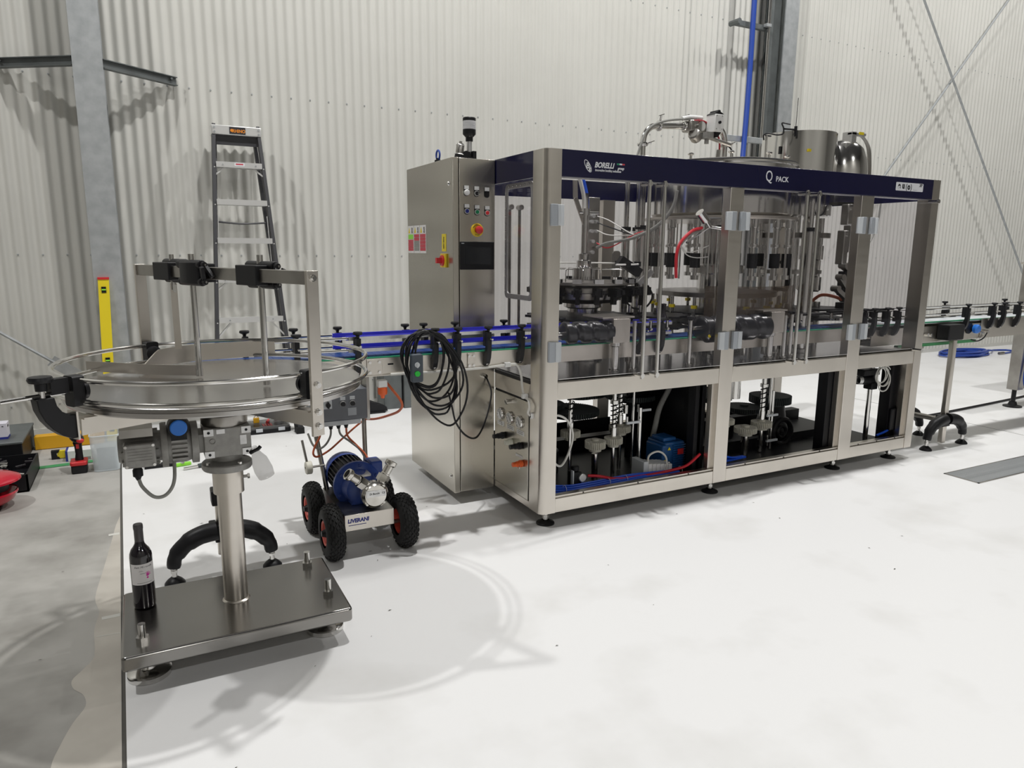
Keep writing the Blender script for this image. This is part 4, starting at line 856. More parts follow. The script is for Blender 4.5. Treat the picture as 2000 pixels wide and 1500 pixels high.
# ------------------------------------------------------------------ timing screws with drive blocks and stands
def screw(x0, x1, cy, cz, r0, r1, turns, nm):
    m = MB(); N = 110; n = 32; vs = []; fs = []
    for i in range(N+1):
        t = i/N; x = x0+(x1-x0)*t
        for k in range(n):
            a = 2*PI*k/n; ph = (t*turns-k/n) % 1.0
            g = math.sin(PI*min(1, ph/.62))**2 if ph < .62 else 0
            r = r1-(r1-r0)*g*(1-.75*t); r *= .62 if i in (0, N) else 1
            vs.append((x, cy+r*math.cos(a), cz+r*math.sin(a)))
    for i in range(N):
        fs += [(i*n+k, i*n+(k+1) % n, (i+1)*n+(k+1) % n, (i+1)*n+k) for k in range(n)]
    fs += [tuple(range(n)), tuple(range((N+1)*n-1, N*n-1, -1))]
    m.add(vs, fs); return out(m, nm, 'screw_plastic', bm_, sharp=179)
screw(.20, .50, .135, 1.02, .038, .058, 3.2, 'timing_screw'); screw(1.15, 1.68, .145, .995, .05, .080, 3.5, 'timing_screw')
m = MB(); m.cyl((.16, .135, 1.015), (.21, .135, 1.015), .012, n=12); out(m, 'screw_shaft', 'steel_pol', bm_)
m = MB(); m.cyl((1.09, .145, 1.005), (1.16, .145, 1.005), .014, n=12); out(m, 'screw_shaft', 'steel_pol', bm_)
for x, r in ((.547, .0), (1.731, 0)):
    bx('drive_block', 'steel', bm_, x-.058, x+.054, .085, .19, .955, 1.088, bev=.003); bx('block_top_plate', 'steel', bm_, x-.12, x+.09, .10, .30, 1.09, 1.098)
    m = MB(); m.lathe([(.032, .785), (.032, .80), (.024, .806), (.024, .93), (.032, .935), (.032, .955)], (x-.01, .137, 0), 'Z', 20); out(m, 'screw_stand', 'steel_pol', bm_)
m = MB(); m.lathe([(.010, 0), (.010, -.003), (0, -.003)], (1.165, .075, .965), 'Y', 14); out(m, 'direction_dot', 'yellow_tool', bm_)
# slender stands and their clamps
for x, y, z, r in ((.655, .12, 1.07, .012), (1.065, .13, 1.055, .014), (1.83, .12, 1.06, .013), (1.93, .16, 1.06, .016), (2.52, .14, .93, .022), (.90, .5, 1.12, .012), (.98, .5, 1.12, .012)):
    m = MB(); m.cyl((x, y, .786), (x, y, z), r, n=14); s = out(m, 'guide_stand', 'steel_pol', bm_); m = MB(); m.cyl((x, y, .785), (x, y, .80), r*1.9, n=16); out(m, 'stand_foot', 'steel_pol', s)
for x, y in ((.90, .5), (.98, .5), (1.065, .13), (1.93, .16)):
    m = MB(); m.lathe([(.008, 1.05), (.012, 1.062), (.024, 1.066), (.024, 1.078), (0, 1.08)], (x, y, 0), 'Z', 10); out(m, 'stand_knob', 'plastic_black', bm_)
# ------------------------------------------------------------------ rinser turret
RC = (.66, .66)
m = MB(); m.lathe([(.13, .786), (.13, .80), (.095, .805), (.095, 1.10), (.12, 1.11), (.12, 1.14)], (*RC, 0), 'Z', 32); rz = out(m, 'rinser_column', 'steel_pol', bm_)
m = MB(); m.lathe([(.10, 1.13), (.20, 1.142), (.235, 1.165), (.24, 1.20), (.26, 1.205), (.26, 1.235), (.25, 1.25), (.12, 1.25)], (*RC, 0), 'Z', 48); rt_ = out(m, 'rinser_turret', 'steel_dark', bm_)
m = MB(); m.lathe([(.29, 1.25), (.31, 1.252), (.31, 1.268), (.1, 1.275)], (*RC, 0), 'Z', 48); out(m, 'turret_ring', 'steel_dark', rt_)
gm = MB(); gm.box(.255, .335, -.020, .020, 1.185, 1.235); gm.box(.27, .30, -.012, .012, 1.14, 1.185); gm.box(.33, .35, -.03, -.012, 1.20, 1.225); gm.box(.33, .35, .012, .03, 1.20, 1.225); gm.cbox((.31, 0, 1.275), (.03, .05, .022)); GM = mesh(gm, 'gripper', 'machine_black')
pm = MB(); pm.tube(smooth_path([(.16, 0, 1.34), (.24, 0, 1.342), (.262, 0, 1.33), (.265, 0, 1.27)], 4), .003, 6); PM = mesh(pm, 'rinse_pipe', 'steel_pol')
clm = MB(); clm.box(.320, .330, -.026, .026, 1.262, 1.286); CLM = mesh(clm, 'gripper_plate', 'alu')
for k in range(16):
    a = 2*PI*k/16+.1; g = put('gripper', GM, rt_, (*RC, 0), (0,0,a)); put('gripper_plate', CLM, rt_, (*RC, 0), (0,0,a)); put('rinse_pipe', PM, rt_, (*RC, 0), (0,0,a+.1))
m = MB(); m.lathe([(.05, 1.27), (.07, 1.275), (.07, 1.345), (.05, 1.35), (.045, 1.36), (.045, 1.39), (.034, 1.395), (.034, 1.43), (.02, 1.435), (.02, 1.79), (.0, 1.79)], (*RC, 0), 'Z', 24); out(m, 'rinser_shaft', 'steel_pol', rt_)
m = MB(); m.torus((RC[0]+.02, RC[1]-.02, 1.372), .30, .006, 'Z', 40, 6, -1.6, 1.9); out(m, 'ring_hose', 'cable_white', rt_)
for a in (-1.3, -.5, .3):
    m = MB(); m.cbox((RC[0]+.02+.30*math.cos(a), RC[1]-.02+.30*math.sin(a), 1.372), (.03, .03, .03)); out(m, 'hose_clip', 'plastic_black', rt_)
m = MB(); m.beam((RC[0]+.33, RC[1]-.12, 1.25), (RC[0]+.40, RC[1]-.16, 1.33), .06, .03); out(m, 'sensor_block', 'cast', bm_); m = MB(); m.beam((RC[0]+.12, RC[1]-.2, 1.40), (RC[0]+.24, RC[1]-.24, 1.32), .07, .05); out(m, 'sensor_block', 'machine_black', bm_)
m = MB(); m.box(RC[0]+.30, RC[0]+.40, RC[1]-.16, RC[1]-.06, 1.18, 1.23); m.box(RC[0]+.355, RC[0]+.38, RC[1]-.13, RC[1]-.1, 1.10, 1.18); out(m, 'cam_arm', 'machine_black', bm_)
m = MB(); m.tube(smooth_path([(RC[0]+.38, RC[1]-.15, 1.24), (RC[0]+.42, RC[1]-.15, 1.17), (RC[0]+.37, RC[1]-.15, 1.105), (RC[0]+.28, RC[1]-.15, 1.10), (RC[0]+.22, RC[1]-.15, 1.14)]), .006, 6); out(m, 'sensor_cable', 'cable_black', bm_)
# swivel, stay and coloured hoses at the shaft head
m = MB(); m.beam((RC[0], RC[1], 1.60), (RC[0]-.085, RC[1]-.02, 1.76), .008, .03); m.beam((RC[0]-.085, RC[1]-.02, 1.76), (RC[0]-.09, RC[1]-.02, 1.86), .008, .03); out(m, 'shaft_stay', 'steel', bm_)
m = MB(); m.cyl((RC[0], RC[1], 1.66), (RC[0], RC[1], 1.70), .03, n=14); m.cyl((RC[0]-.05, RC[1]-.01, 1.675), (RC[0]+.09, RC[1]-.01, 1.675), .008, n=8); out(m, 'swivel_joint', 'steel_pol', bm_)
m = MB(); m.tube(smooth_path([(RC[0]+.012, RC[1], 1.68), (RC[0]+.012, RC[1], 1.76), (RC[0]-.01, RC[1], 1.84), (RC[0]-.05, RC[1], 1.95)]), .011, 8); out(m, 'blue_hose', 'blue_tube', bm_)
m = MB(); m.tube(smooth_path([(RC[0]-.016, RC[1]-.01, 1.68), (RC[0]-.018, RC[1]-.01, 1.76), (RC[0]-.04, RC[1]-.01, 1.84), (RC[0]-.08, RC[1]-.01, 1.95)]), .012, 8); out(m, 'clear_hose', 'cable_white', bm_)
tcx = .885; bx('rear_pillar', 'steel_dark', bm_, .842, .930, .9, .98, .784, 1.79, bev=.003)
for k, z in enumerate((1.67, 1.635, 1.575, 1.51, 1.44)):
    for dx in ((.0, .035) if k in (1, 2) else (.01,)):
        m = MB(); m.cyl((.86+dx, .9, z), (.86+dx, .875, z), .012, n=10); out(m, 'air_fitting', 'alu', bm_)
m = MB(); m.prism(rrect(.96, 1.02, 1.28, 1.45, .02, 4), 'Y', .78, .79); out(m, 'slotted_bracket', 'steel_dark', bm_)
m = MB(); m.tube(smooth_path([(1.06, .3, 1.80), (1.055, .33, 1.70), (1.02, .42, 1.60), (.98, .6, 1.53), (.93, .8, 1.50), (.90, .88, 1.47)]), .010, 8); out(m, 'spiral_hose', 'cable_grey', bm_)
for z0, mt in ((1.67, 'cable_white'), (1.63, 'cable_black'), (1.58, 'cable_white'), (1.50, 'red_tube')):
    m = MB(); m.tube(smooth_path([(.895, .875, z0), (.94, .8, z0-.03), (1.0, .62, 1.55), (1.02, .55, 1.57)]), .004, 5); out(m, 'air_line', mt, bm_)
# ------------------------------------------------------------------ filler carousel
FC = (1.74, .66)
m = MB(); m.lathe([(0, 1.675), (.44, 1.675), (.46, 1.69), (.46, 1.985), (.475, 1.99), (.475, 2.002), (.46, 2.005)], (*FC, 0), 'Z', 64); fb = out(m, 'filler_bowl', 'steel_pol', bm_)
m = MB(); m.lathe([(.46, 2.005), (.43, 2.018), (.0, 2.03)], (*FC, 0), 'Z', 64); out(m, 'bowl_lid', 'steel', fb); m = MB(); m.torus((*FC, 2.006), .462, .007, 'Z', 64, 6); out(m, 'lid_gasket', 'machine_black', fb)
for k in range(10):
    a = 2*PI*k/10+.3; m = MB(); m.cyl((FC[0]+.40*math.cos(a), FC[1]+.40*math.sin(a), 2.015), (FC[0]+.40*math.cos(a), FC[1]+.40*math.sin(a), 2.045), .008, n=8); m.ball((FC[0]+.40*math.cos(a), FC[1]+.40*math.sin(a), 2.05), (.02, .02, .01), 10, 6); out(m, 'lid_knob', 'steel_pol', fb)
m = MB(); m.lathe([(.12, 1.65), (.495, 1.65), (.50, 1.655), (.50, 1.668), (.44, 1.674)], (*FC, 0), 'Z', 64); out(m, 'valve_ring', 'steel', bm_)
vm = MB(); vm.lathe([(.024, 1.65), (.024, 1.60), (.018, 1.597), (.018, 1.50), (.028, 1.497), (.028, 1.48), (.014, 1.477), (.014, 1.30)], (.45, 0, 0), 'Z', 14); VM = mesh(vm, 'filling_valve', 'steel_pol')
v2 = MB(); v2.lathe([(.0, 1.44), (.032, 1.44), (.032, 1.35), (.0, 1.35)], (.45, 0, 0), 'Z', 14); V2 = mesh(v2, 'valve_sleeve', 'machine_black')
v3 = MB(); v3.lathe([(.0, 1.302), (.026, 1.302), (.026, 1.275), (.0, 1.275)], (.45, 0, 0), 'Z', 12); V3 = mesh(v3, 'valve_bell', 'steel_pol')
v4 = MB(); v4.cyl((.475, 0, 1.28), (.475, 0, 1.66), .006, n=8); V4 = mesh(v4, 'valve_rod', 'steel_pol')
for k in range(16):
    a = 2*PI*k/16+.12; v = put('filling_valve', VM, bm_, (*FC, 0), (0,0,a))
    for nm, me in (('valve_sleeve', V2), ('valve_bell', V3)): put(nm, me, v, (*FC, 0))
    put('valve_rod', V4, bm_, (*FC, 0), (0,0,a+.19))
m = MB(); m.lathe([(.20, .786), (.20, .82), (.13, .83), (.13, 1.30), (.18, 1.31), (.18, 1.36), (.12, 1.37), (.12, 1.65)], (*FC, 0), 'Z', 40); out(m, 'filler_column', 'steel_pol', bm_)
m = MB(); m.lathe([(.13, 1.16), (.40, 1.16), (.40, 1.19), (.13, 1.19)], (*FC, 0), 'Z', 48); out(m, 'lift_ring', 'steel_dark', bm_)
lm = MB(); lm.lathe([(.018, .80), (.018, 1.0), (.012, 1.003), (.012, 1.16)], (.42, 0, 0), 'Z', 12); LMm = mesh(lm, 'lift_piston', 'steel_pol'); yc = MB(); yc.cyl((.42, 0, 1.09), (.42, 0, 1.11), .021, n=12); YC = mesh(yc, 'piston_collar', 'yellow_tool')
for k in range(16):
    a = 2*PI*k/16+.12; p = put('lift_piston', LMm, bm_, (*FC, 0), (0,0,a)); put('piston_collar', YC, p, (*FC, 0))
for x, y, r in ((1.085, .66, .034), (1.18, .95, .028), (1.44, .30, .036), (1.30, .98, .03), (2.17, .28, .035)):
    m = MB(); m.lathe([(r*1.5, .786), (r*1.5, .81), (r, .815), (r, 1.58), (r*1.1, 1.583), (r*1.1, 1.60), (r*.62, 1.603), (r*.62, 1.95)], (x, y, 0), 'Z', 20); p = out(m, 'guide_pillar', 'steel_pol', bm_); m = MB(); m.cyl((x, y, 1.585), (x, y, 1.61), r*1.2, n=16); out(m, 'pillar_seal', 'machine_black', p)
mat('smoke', (.10,.075,.055), .2, alpha=.7)
m = MB(); m.lathe([(.505, 1.03), (.505, 1.24)], (*FC, 0), 'Z', 30, -2.45, -.75); out(m, 'splash_guard', 'smoke', bm_)
# product inlet pipework above the header
pp = [(1.063, .65, 1.60), (1.063, .65, 2.05), (1.063, .65, 2.10), (1.075, .65, 2.16), (1.11, .65, 2.20), (1.16, .65, 2.217), (1.30, .65, 2.228), (1.60, .65, 2.25), (1.66, .65, 2.248), (1.705, .65, 2.225), (1.728, .65, 2.18), (1.732, .65, 2.12), (1.732, .65, 2.02)]
m = MB(); m.tube(smooth_path(pp, 5), .0195, 16); ip = out(m, 'inlet_pipe', 'steel_pol', bm_)
for p, ax in (((1.063, .65, 2.10), 'Z'), ((1.185, .65, 2.221), 'X'), ((1.385, .65, 2.236), 'X'), ((1.732, .65, 2.14), 'Z')):
    m = MB(); m.lathe([(.02, -.012), (.03, -.010), (.034, -.004), (.034, .004), (.03, .010), (.02, .012)], p, ax, 20); c = out(m, 'clamp_ring', 'steel_pol', ip)
    q = V(p); m = MB(); dv = V(.045, -.02, .01) if ax == 'Z' else V(0, -.015, .05); m.cyl(q+dv*.6, q+dv*1.15, .006, n=8); m.beam(q+dv*1.1+V(-.015,0,.0), q+dv*1.1+V(.02,0,.012), .012, .005); out(m, 'wing_nut', 'steel_pol', c)
m = MB(); m.box(1.395, 1.56, .60, .69, 2.20, 2.27); m.cyl((1.42, .60, 2.19), (1.47, .62, 2.16), .04, n=14); out(m, 'valve_body', 'steel_dark', ip, bev=.01)
m = MB(); m.lathe([(.03, .0), (.03, -.02), (0, -.02)], (1.47, .60, 2.232), 'Y', 16); out(m, 'valve_bonnet', 'steel_pol', ip)
m = MB(); m.box(1.522, 1.592, .52, .60, 2.195, 2.302); av = out(m, 'actuator', 'white_plastic', ip, bev=.003); m = MB(); m.prism([(1.52, 2.30), (1.597, 2.30), (1.59, 2.308), (1.568, 2.318), (1.565, 2.328), (1.55, 2.328), (1.546, 2.318), (1.525, 2.308)], 'Y', .525, .60); out(m, 'actuator_cap', 'plastic_black', av)
m = MB(); m.prism([(1.522, 2.205), (1.594, 2.205), (1.587, 2.198), (1.568, 2.18), (1.56, 2.165), (1.552, 2.165), (1.546, 2.18), (1.528, 2.198)], 'Y', .525, .60); out(m, 'actuator_cap', 'plastic_black', av); m = MB(); m.cyl((1.557, .52, 2.252), (1.557, .51, 2.252), .009, n=12); out(m, 'actuator_shaft', 'plastic_black', av)
for x in (1.535, 1.58):
    for z in (2.213, 2.292): m = MB(); m.cyl((x, .52, z), (x, .517, z), .003, n=6); out(m, 'actuator_screw', 'steel_dark', av)
m = MB(); m.box(1.48, 1.535, .54, .60, 2.155, 2.195); m.cyl((1.505, .57, 2.155), (1.505, .57, 2.125), .014, n=10); out(m, 'solenoid', 'cast', ip)
m = MB(); m.tube(smooth_path([(1.34, .62, 2.27), (1.40, .62, 2.285), (1.50, .62, 2.288)]), .013, 10); out(m, 'bandage_wrap', 'white_plastic', ip)
m = MB(); m.tube(smooth_path([(1.0, .62, 2.02), (1.03, .62, 2.10), (1.06, .625, 2.16), (1.11, .62, 2.21), (1.20, .615, 2.245), (1.34, .615, 2.268), (1.45, .615, 2.275)]), .0075, 8); out(m, 'braided_hose', 'cable_grey', ip)
m = MB(); m.tube(smooth_path([(1.40, .61, 2.262), (1.50, .6, 2.266), (1.59, .6, 2.22), (1.635, .6, 2.17), (1.645, .6, 2.11), (1.64, .6, 2.05)]), .006, 6); out(m, 'red_hose', 'red_hose', ip)
m = MB(); m.cyl((1.64, .6, 2.10), (1.635, .6, 2.045), .014, n=10); out(m, 'hose_end', 'cable_grey', ip)
m = MB(); m.tube(smooth_path([(1.735, .62, 2.14), (1.775, .62, 2.10), (1.78, .62, 2.03)]), .005, 6); out(m, 'probe_cable', 'cable_black', ip)
m = MB(); m.cyl((1.44, .6, 2.19), (1.70, .56, 2.13), .012, n=10); out(m, 'drain_pipe', 'steel_dark', ip)
m = MB(); m.cyl((1.955, .5, 2.0), (1.951, .5, 2.20), .008, n=8); m.cyl((1.935, .5, 2.20), (1.99, .5, 2.20), .006, n=8); pb_ = out(m, 'level_probe', 'steel_pol', bm_)
m = MB(); m.tube(smooth_path([(1.93, .5, 2.17), (1.925, .5, 2.20), (1.96, .5, 2.215), (2.05, .5, 2.212), (2.10, .5, 2.225), (2.10, .5, 2.26), (2.085, .5, 2.29), (2.16, .5, 2.288)]), .005, 6); out(m, 'probe_wire', 'cable_black', pb_)
m = MB(); m.cyl((2.216, .5, 2.215), (2.214, .5, 2.28), .010, n=8); m.cyl((2.214, .5, 2.28), (2.216, .5, 2.46), .002, n=6); m.cyl((2.11, .5, 2.255), (2.215, .5, 2.258), .006, n=8); out(m, 'antenna', 'machine_black', bm_)
# ------------------------------------------------------------------ sampling valve with red hose in front of the filler
m = MB(); m.cyl((1.115, .16, 1.672), (1.165, .16, 1.625), .026, n=16); m.cyl((1.165, .16, 1.625), (1.20, .16, 1.590), .012, n=12); m.cyl((1.20, .16, 1.59), (1.33, .16, 1.578), .010, n=12); m.cyl((1.19, .16, 1.59), (1.03, .16, 1.50), .007, n=10); out(m, 'sampling_valve', 'steel_pol', bm_)
m = MB(); m.tube(smooth_path([(1.135, .155, 1.585), (1.06, .155, 1.565), (.985, .155, 1.505), (.958, .155, 1.44), (.957, .155, 1.36), (.962, .155, 1.30)]), .009, 8); out(m, 'sampling_hose', 'red_tube', bm_)
m = MB(); m.tube(smooth_path([(1.135, .16, 1.57), (1.06, .16, 1.545), (.995, .16, 1.495), (.968, .16, 1.43), (.967, .16, 1.36)]), .007, 8); out(m, 'clear_tube', 'cable_grey', bm_)
for P in ([(.975, .15, 1.49), (1.02, .15, 1.45), (1.08, .15, 1.45), (1.19, .15, 1.485)], [(.975, .15, 1.48), (1.03, .15, 1.43), (1.10, .15, 1.415), (1.185, .15, 1.42)]):
    m = MB(); m.tube(smooth_path(P), .003, 6); out(m, 'air_line', 'cable_white', bm_)
# ------------------------------------------------------------------ capper
KC = (2.46, .68)
m = MB(); m.lathe([(0, 1.70), (.245, 1.70), (.25, 1.705), (.25, 2.262), (.246, 2.264), (0, 2.264)], (*KC, 0), 'Z', 56); kb_ = out(m, 'capper_drum', 'steel_pol', bm_)
m = MB(); m.cbox((2.33, .465, 2.13), (.05, .004, .018)); out(m, 'drum_label', 'yellow_tool', kb_); m = MB(); m.cbox((2.21, .62, 2.14), (.004, .02, .05)); out(m, 'drum_slot', 'machine_black', kb_)
m = MB(); m.lathe([(.19, 1.80), (.19, 2.02), (.18, 2.10), (.15, 2.18), (.11, 2.225), (.06, 2.245), (0, 2.25)], (2.80, .60, 0), 'Z', 40); dm = out(m, 'cap_hopper', 'steel_pol', bm_)
for k, r in enumerate((.155, .170, .185)):
    m = MB(); m.tube(smooth_path([(2.80, .5, 2.27+k*.006), (2.88, .5, 2.26+k*.006), (2.945+k*.012, .5, 2.20), (2.972+k*.014, .5, 2.10), (2.985+k*.014, .5, 1.95), (2.985+k*.014, .5, 1.80)]), .0065, 8); out(m, 'cap_chute_rail', 'steel_dark', bm_)
m = MB(); m.box(2.75, 2.80, .48, .56, 2.15, 2.29); m.box(2.70, 2.76, .48, .54, 2.17, 2.21); m.box(2.75, 2.90, .48, .52, 2.265, 2.285); out(m, 'chute_bracket', 'cast', bm_, bev=.004)
m = MB(); m.cbox((2.845, .478, 2.28), (.05, .003, .018)); out(m, 'chute_label', 'yellow_tool', bm_)
m = MB(); m.lathe([(.09, .786), (.09, .82), (.055, .825), (.055, 1.70)], (*KC, 0), 'Z', 32); out(m, 'capper_column', 'steel_pol', bm_)
m = MB(); m.lathe([(.06, 1.55), (.26, 1.55), (.26, 1.585), (.06, 1.585)], (*KC, 0), 'Z', 40); out(m, 'capper_plate', 'steel_dark', bm_); m = MB(); m.lathe([(.06, 1.30), (.22, 1.30), (.22, 1.325), (.06, 1.325)], (*KC, 0), 'Z', 40); out(m, 'capper_plate', 'steel_dark', bm_)
hm_ = MB(); hm_.lathe([(.022, 1.69), (.022, 1.50), (.032, 1.497), (.032, 1.40), (.02, 1.395), (.02, 1.28), (.034, 1.275), (.034, 1.18), (.022, 1.17)], (.19, 0, 0), 'Z', 16); HM_ = mesh(hm_, 'capping_head', 'steel_pol')
for k in range(6): put('capping_head', HM_, bm_, (*KC, 0), (0,0,2*PI*k/6+.25))
for (x, y, z0, z1, w, mt) in ((2.30, .40, 1.33, 1.62, .05, 'steel_dark'), (2.55, .32, 1.37, 1.60, .05, 'steel_dark'), (2.74, .40, 1.45, 1.64, .11, 'steel_dark'), (2.84, .42, 1.45, 1.62, .06, 'cast'), (2.93, .5, 1.48, 1.70, .10, 'alu'), (2.19, .50, 1.20, 1.62, .05, 'steel'), (2.70, .40, 1.15, 1.32, .06, 'machine_black'), (2.62, .36, 1.64, 1.78, .05, 'steel_dark'), (2.78, .38, 1.66, 1.76, .05, 'cast')):
    m = MB(); m.box(x-w/2, x+w/2, y-.03, y+.03, z0, z1); o = out(m, 'capper_block', mt, bm_, bev=.006)
    m = MB(); m.cyl((x, y-.03, z1-.03), (x, y-.04, z1-.03), .010, n=10); out(m, 'block_bolt', 'steel_pol', o)
for P, w, h in (([(2.66, .38, 1.36), (2.80, .36, 1.28)], .05, .04), ([(2.64, .38, 1.28), (2.76, .36, 1.14)], .045, .05), ([(2.78, .36, 1.28), (2.73, .34, 1.12)], .03, .03), ([(2.60, .38, 1.20), (2.74, .36, 1.10)], .04, .03)):
    m = MB(); m.beam(P[0], P[1], w, h); m.cyl(V(P[0])+V(0,-.03,0), V(P[0])+V(0,.03,0), .022, n=10); out(m, 'cap_arm', 'steel_dark', bm_)
m = MB(); m.box(2.77, 2.87, .36, .40, 1.16, 1.21); m.box(2.66, 2.76, .36, .42, 1.06, 1.10); out(m, 'cap_pusher', 'machine_black', bm_)
for k in range(5):
    x = 2.78+k*.028; m = MB(); m.cyl((x, .40, 1.55), (x, .40, 1.80), .006, n=8); out(m, 'chute_rod', 'steel_pol', bm_)
m = MB(); m.tube(smooth_path([(2.20, .3, 1.78), (2.24, .3, 1.70), (2.30, .3, 1.70), (2.34, .3, 1.76)]), .005, 6); out(m, 'air_line', 'cable_black', bm_); m = MB(); m.tube(smooth_path([(2.85, .42, 1.46), (2.855, .42, 1.34), (2.88, .42, 1.28), (2.92, .42, 1.28)]), .004, 6); out(m, 'air_line', 'cable_black', bm_)
m = MB(); m.tube([(1.985, .33, 1.385), (2.06, .33, 1.385), (2.065, .33, 1.37), (2.055, .33, 1.215), (2.04, .33, 1.205), (1.94, .33, 1.215)], [.012, .015, .017, .017, .013, .011], 10); out(m, 'crank_lever', 'plastic_black', bm_)
m = MB(); m.tube(smooth_path([(2.62, .6, 1.09), (2.70, .58, 1.14), (2.80, .55, 1.13), (2.86, .5, 1.10)]), .012, 8); out(m, 'orange_hose', 'cable_orange', bm_)
for (x, y, s) in ((2.87, .5, .06), (2.93, .55, .07)):
    m = MB(); m.box(x-s/2, x+s/2, y-.03, y+.03, 1.09, 1.17); m.cyl((x, y, 1.17), (x, y, 1.20), s*.35, n=12); out(m, 'guide_motor', 'machine_black', bm_, bev=.006)
# star wheels and guides: dark plates
def star(c, r, n, z, nm='star_wheel'):
    P = []
    for i in range(n):
        for j in range(5):
            a = 2*PI*(i+j/5)/n; P.append((c[0]+(r-.035*math.sin(PI*j/5))*math.cos(a), c[1]+(r-.035*math.sin(PI*j/5))*math.sin(a)))
    m = MB(); m.prism(P, 'Z', z, z+.014); return out(m, nm, 'machine_black', bm_)
for c, r, n in (((.66, .66), .36, 16), ((1.12, .50), .20, 8), ((1.74, .66), .40, 16), ((2.22, .45), .17, 8), ((2.58, .52), .22, 8)):
    for z in (.98, 1.045): star(c, r, n, z)
for c in ((1.12, .50), (2.22, .45), (2.58, .52)):
    m = MB(); m.cyl((*c, .786), (*c, 1.10), .03, n=16); out(m, 'star_shaft', 'steel_pol', bm_)
for x0, x1, y0, y1, z in ((.62, 1.02, .20, .30, 1.035), (1.80, 2.28, .20, .31, 1.04), (2.35, 2.95, .20, .30, 1.035), (2.30, 2.95, .16, .20, 1.055)):
    bx('guide_plate', 'machine_black', bm_, x0, x1, y0, y1, z, z+.012)
for x in (.70, .82, .94, 1.86, 2.05, 2.34, 2.46, 2.58, 2.70):
    m = MB(); m.cyl((x, .19, 1.0), (x, .19, 1.055), .011, n=10); m.cyl((x-.02, .15, 1.012), (x+.01, .21, 1.012), .006, n=8); out(m, 'guide_pin', 'steel_pol', bm_)
bx('cross_strip', 'steel', bm_, 2.40, 2.62, .17, .20, 1.0, 1.016)
m = MB(); m.tube(smooth_path([(3.02, .4, 1.80), (3.01, .4, 1.68), (2.97, .4, 1.57), (2.90, .38, 1.52), (2.80, .36, 1.53), (2.72, .34, 1.57)]), .006, 8); out(m, 'guard_cable', 'cable_grey', bm_)
# ------------------------------------------------------------------ drive gears below the deck
def shaft(x, y, z0, z1, r): m = MB(); m.cyl((x, y, z0), (x, y, z1), r, n=14); return out(m, 'drive_shaft', 'steel_pol', bm_)
def gear(x, y, z, r, h, t, mt): m = MB(); m.gear((x, y, z), r, h, t); g = out(m, 'drive_gear', mt, bm_); return g
def spring(x, y, z0, z1, r, turns=5):
    m = MB(); m.tube([(x+r*math.cos(a), y+r*math.sin(a), z0+(z1-z0)*a/(2*PI*turns)) for a in [2*PI*turns*i/(turns*12) for i in range(turns*12+1)]], .0035, 6); return out(m, 'spring', 'machine_black', bm_)
for x, y, z, r, h, t, mt in ((.545, .31, .306, .062, .042, 34, 'gear_nylon'), (.675, .31, .318, .056, .036, 30, 'gear_nylon'), (.80, .42, .352, .068, .036, 36, 'gear_nylon'), (.44, .42, .36, .06, .036, 32, 'gear_nylon'), (.62, .72, .42, .19, .03, 72, 'gear_dark'), (.80, .9, .50, .20, .03, 72, 'gear_dark'), (.45, .8, .46, .15, .03, 60, 'gear_dark'),
                          (1.74, .30, .268, .075, .036, 38, 'gear_nylon'), (1.905, .32, .285, .070, .036, 36, 'gear_nylon'), (1.60, .36, .33, .07, .03, 36, 'gear_nylon'), (1.66, .75, .44, .26, .03, 90, 'gear_dark'), (2.30, .62, .36, .15, .055, 60, 'gear_dark'), (2.02, .6, .33, .14, .03, 60, 'gear_dark'), (1.10, .72, .48, .17, .03, 70, 'gear_dark'), (1.05, .5, .62, .14, .03, 60, 'gear_dark')):
    g = gear(x, y, z, r, h, t, mt); m = MB(); m.cyl((x, y, z-.02), (x, y, z+.001), r*.6, n=20); m.cyl((x, y, z+h-.001), (x, y, z+h+.012), min(r*.34, .03), n=14); out(m, 'gear_hub', 'gear_nylon' if mt == 'gear_nylon' else 'gear_dark', g)
for x, y, z0, z1, r in ((.545, .31, .11, .27, .02), (.675, .31, .11, .78, .013), (.80, .42, .11, .78, .013), (.44, .42, .11, .78, .012), (.36, .30, .11, .55, .008), (.86, .30, .11, .52, .012), (.90, .42, .11, .60, .008), (1.74, .30, .11, .26, .024), (1.905, .32, .11, .78, .016), (1.60, .36, .11, .78, .016), (2.02, .34, .11, .52, .010), (2.06, .40, .11, .62, .009), (2.30, .62, .11, .36, .03), (2.83, .2, .11, .78, .017), (1.74, .5, .45, .77, .045), (1.84, .52, .45, .77, .04)): shaft(x, y, z0, z1, r)
for x, y, z0, z1 in ((.675, .31, .42, .56), (.80, .42, .46, .60), (.44, .42, .45, .60), (.90, .5, .50, .66), (1.905, .32, .40, .56), (1.60, .36, .44, .6)):
    spring(x, y, z0, z1, .020); m = MB(); m.cyl((x, y, z0-.06), (x, y, z0-.005), .019, n=16); out(m, 'spring_seat', 'steel_pol', bm_); m = MB(); m.cyl((x, y, z1), (x, y, z1+.02), .026, n=16); out(m, 'spring_collar', 'steel_pol', bm_)
for x, y, z in ((.78, .26, .445), (.92, .34, .49), (1.98, .30, .36), (1.97, .28, .19)):
    bx('sensor_tag', 'grey_light', bm_, x-.05, x+.05, y-.006, y+.006, z-.007, z+.007); m = MB(); m.cyl((x-.045, y, z), (x-.045, y, z+.04), .006, n=8); out(m, 'sensor', 'steel_pol', bm_)
m = MB(); m.tube(smooth_path([(1.19, .4, .68), (1.16, .4, .60), (1.09, .4, .48), (1.06, .4, .36), (1.06, .42, .28)]), .017, 10); out(m, 'vacuum_hose', 'cable_grey', bm_)
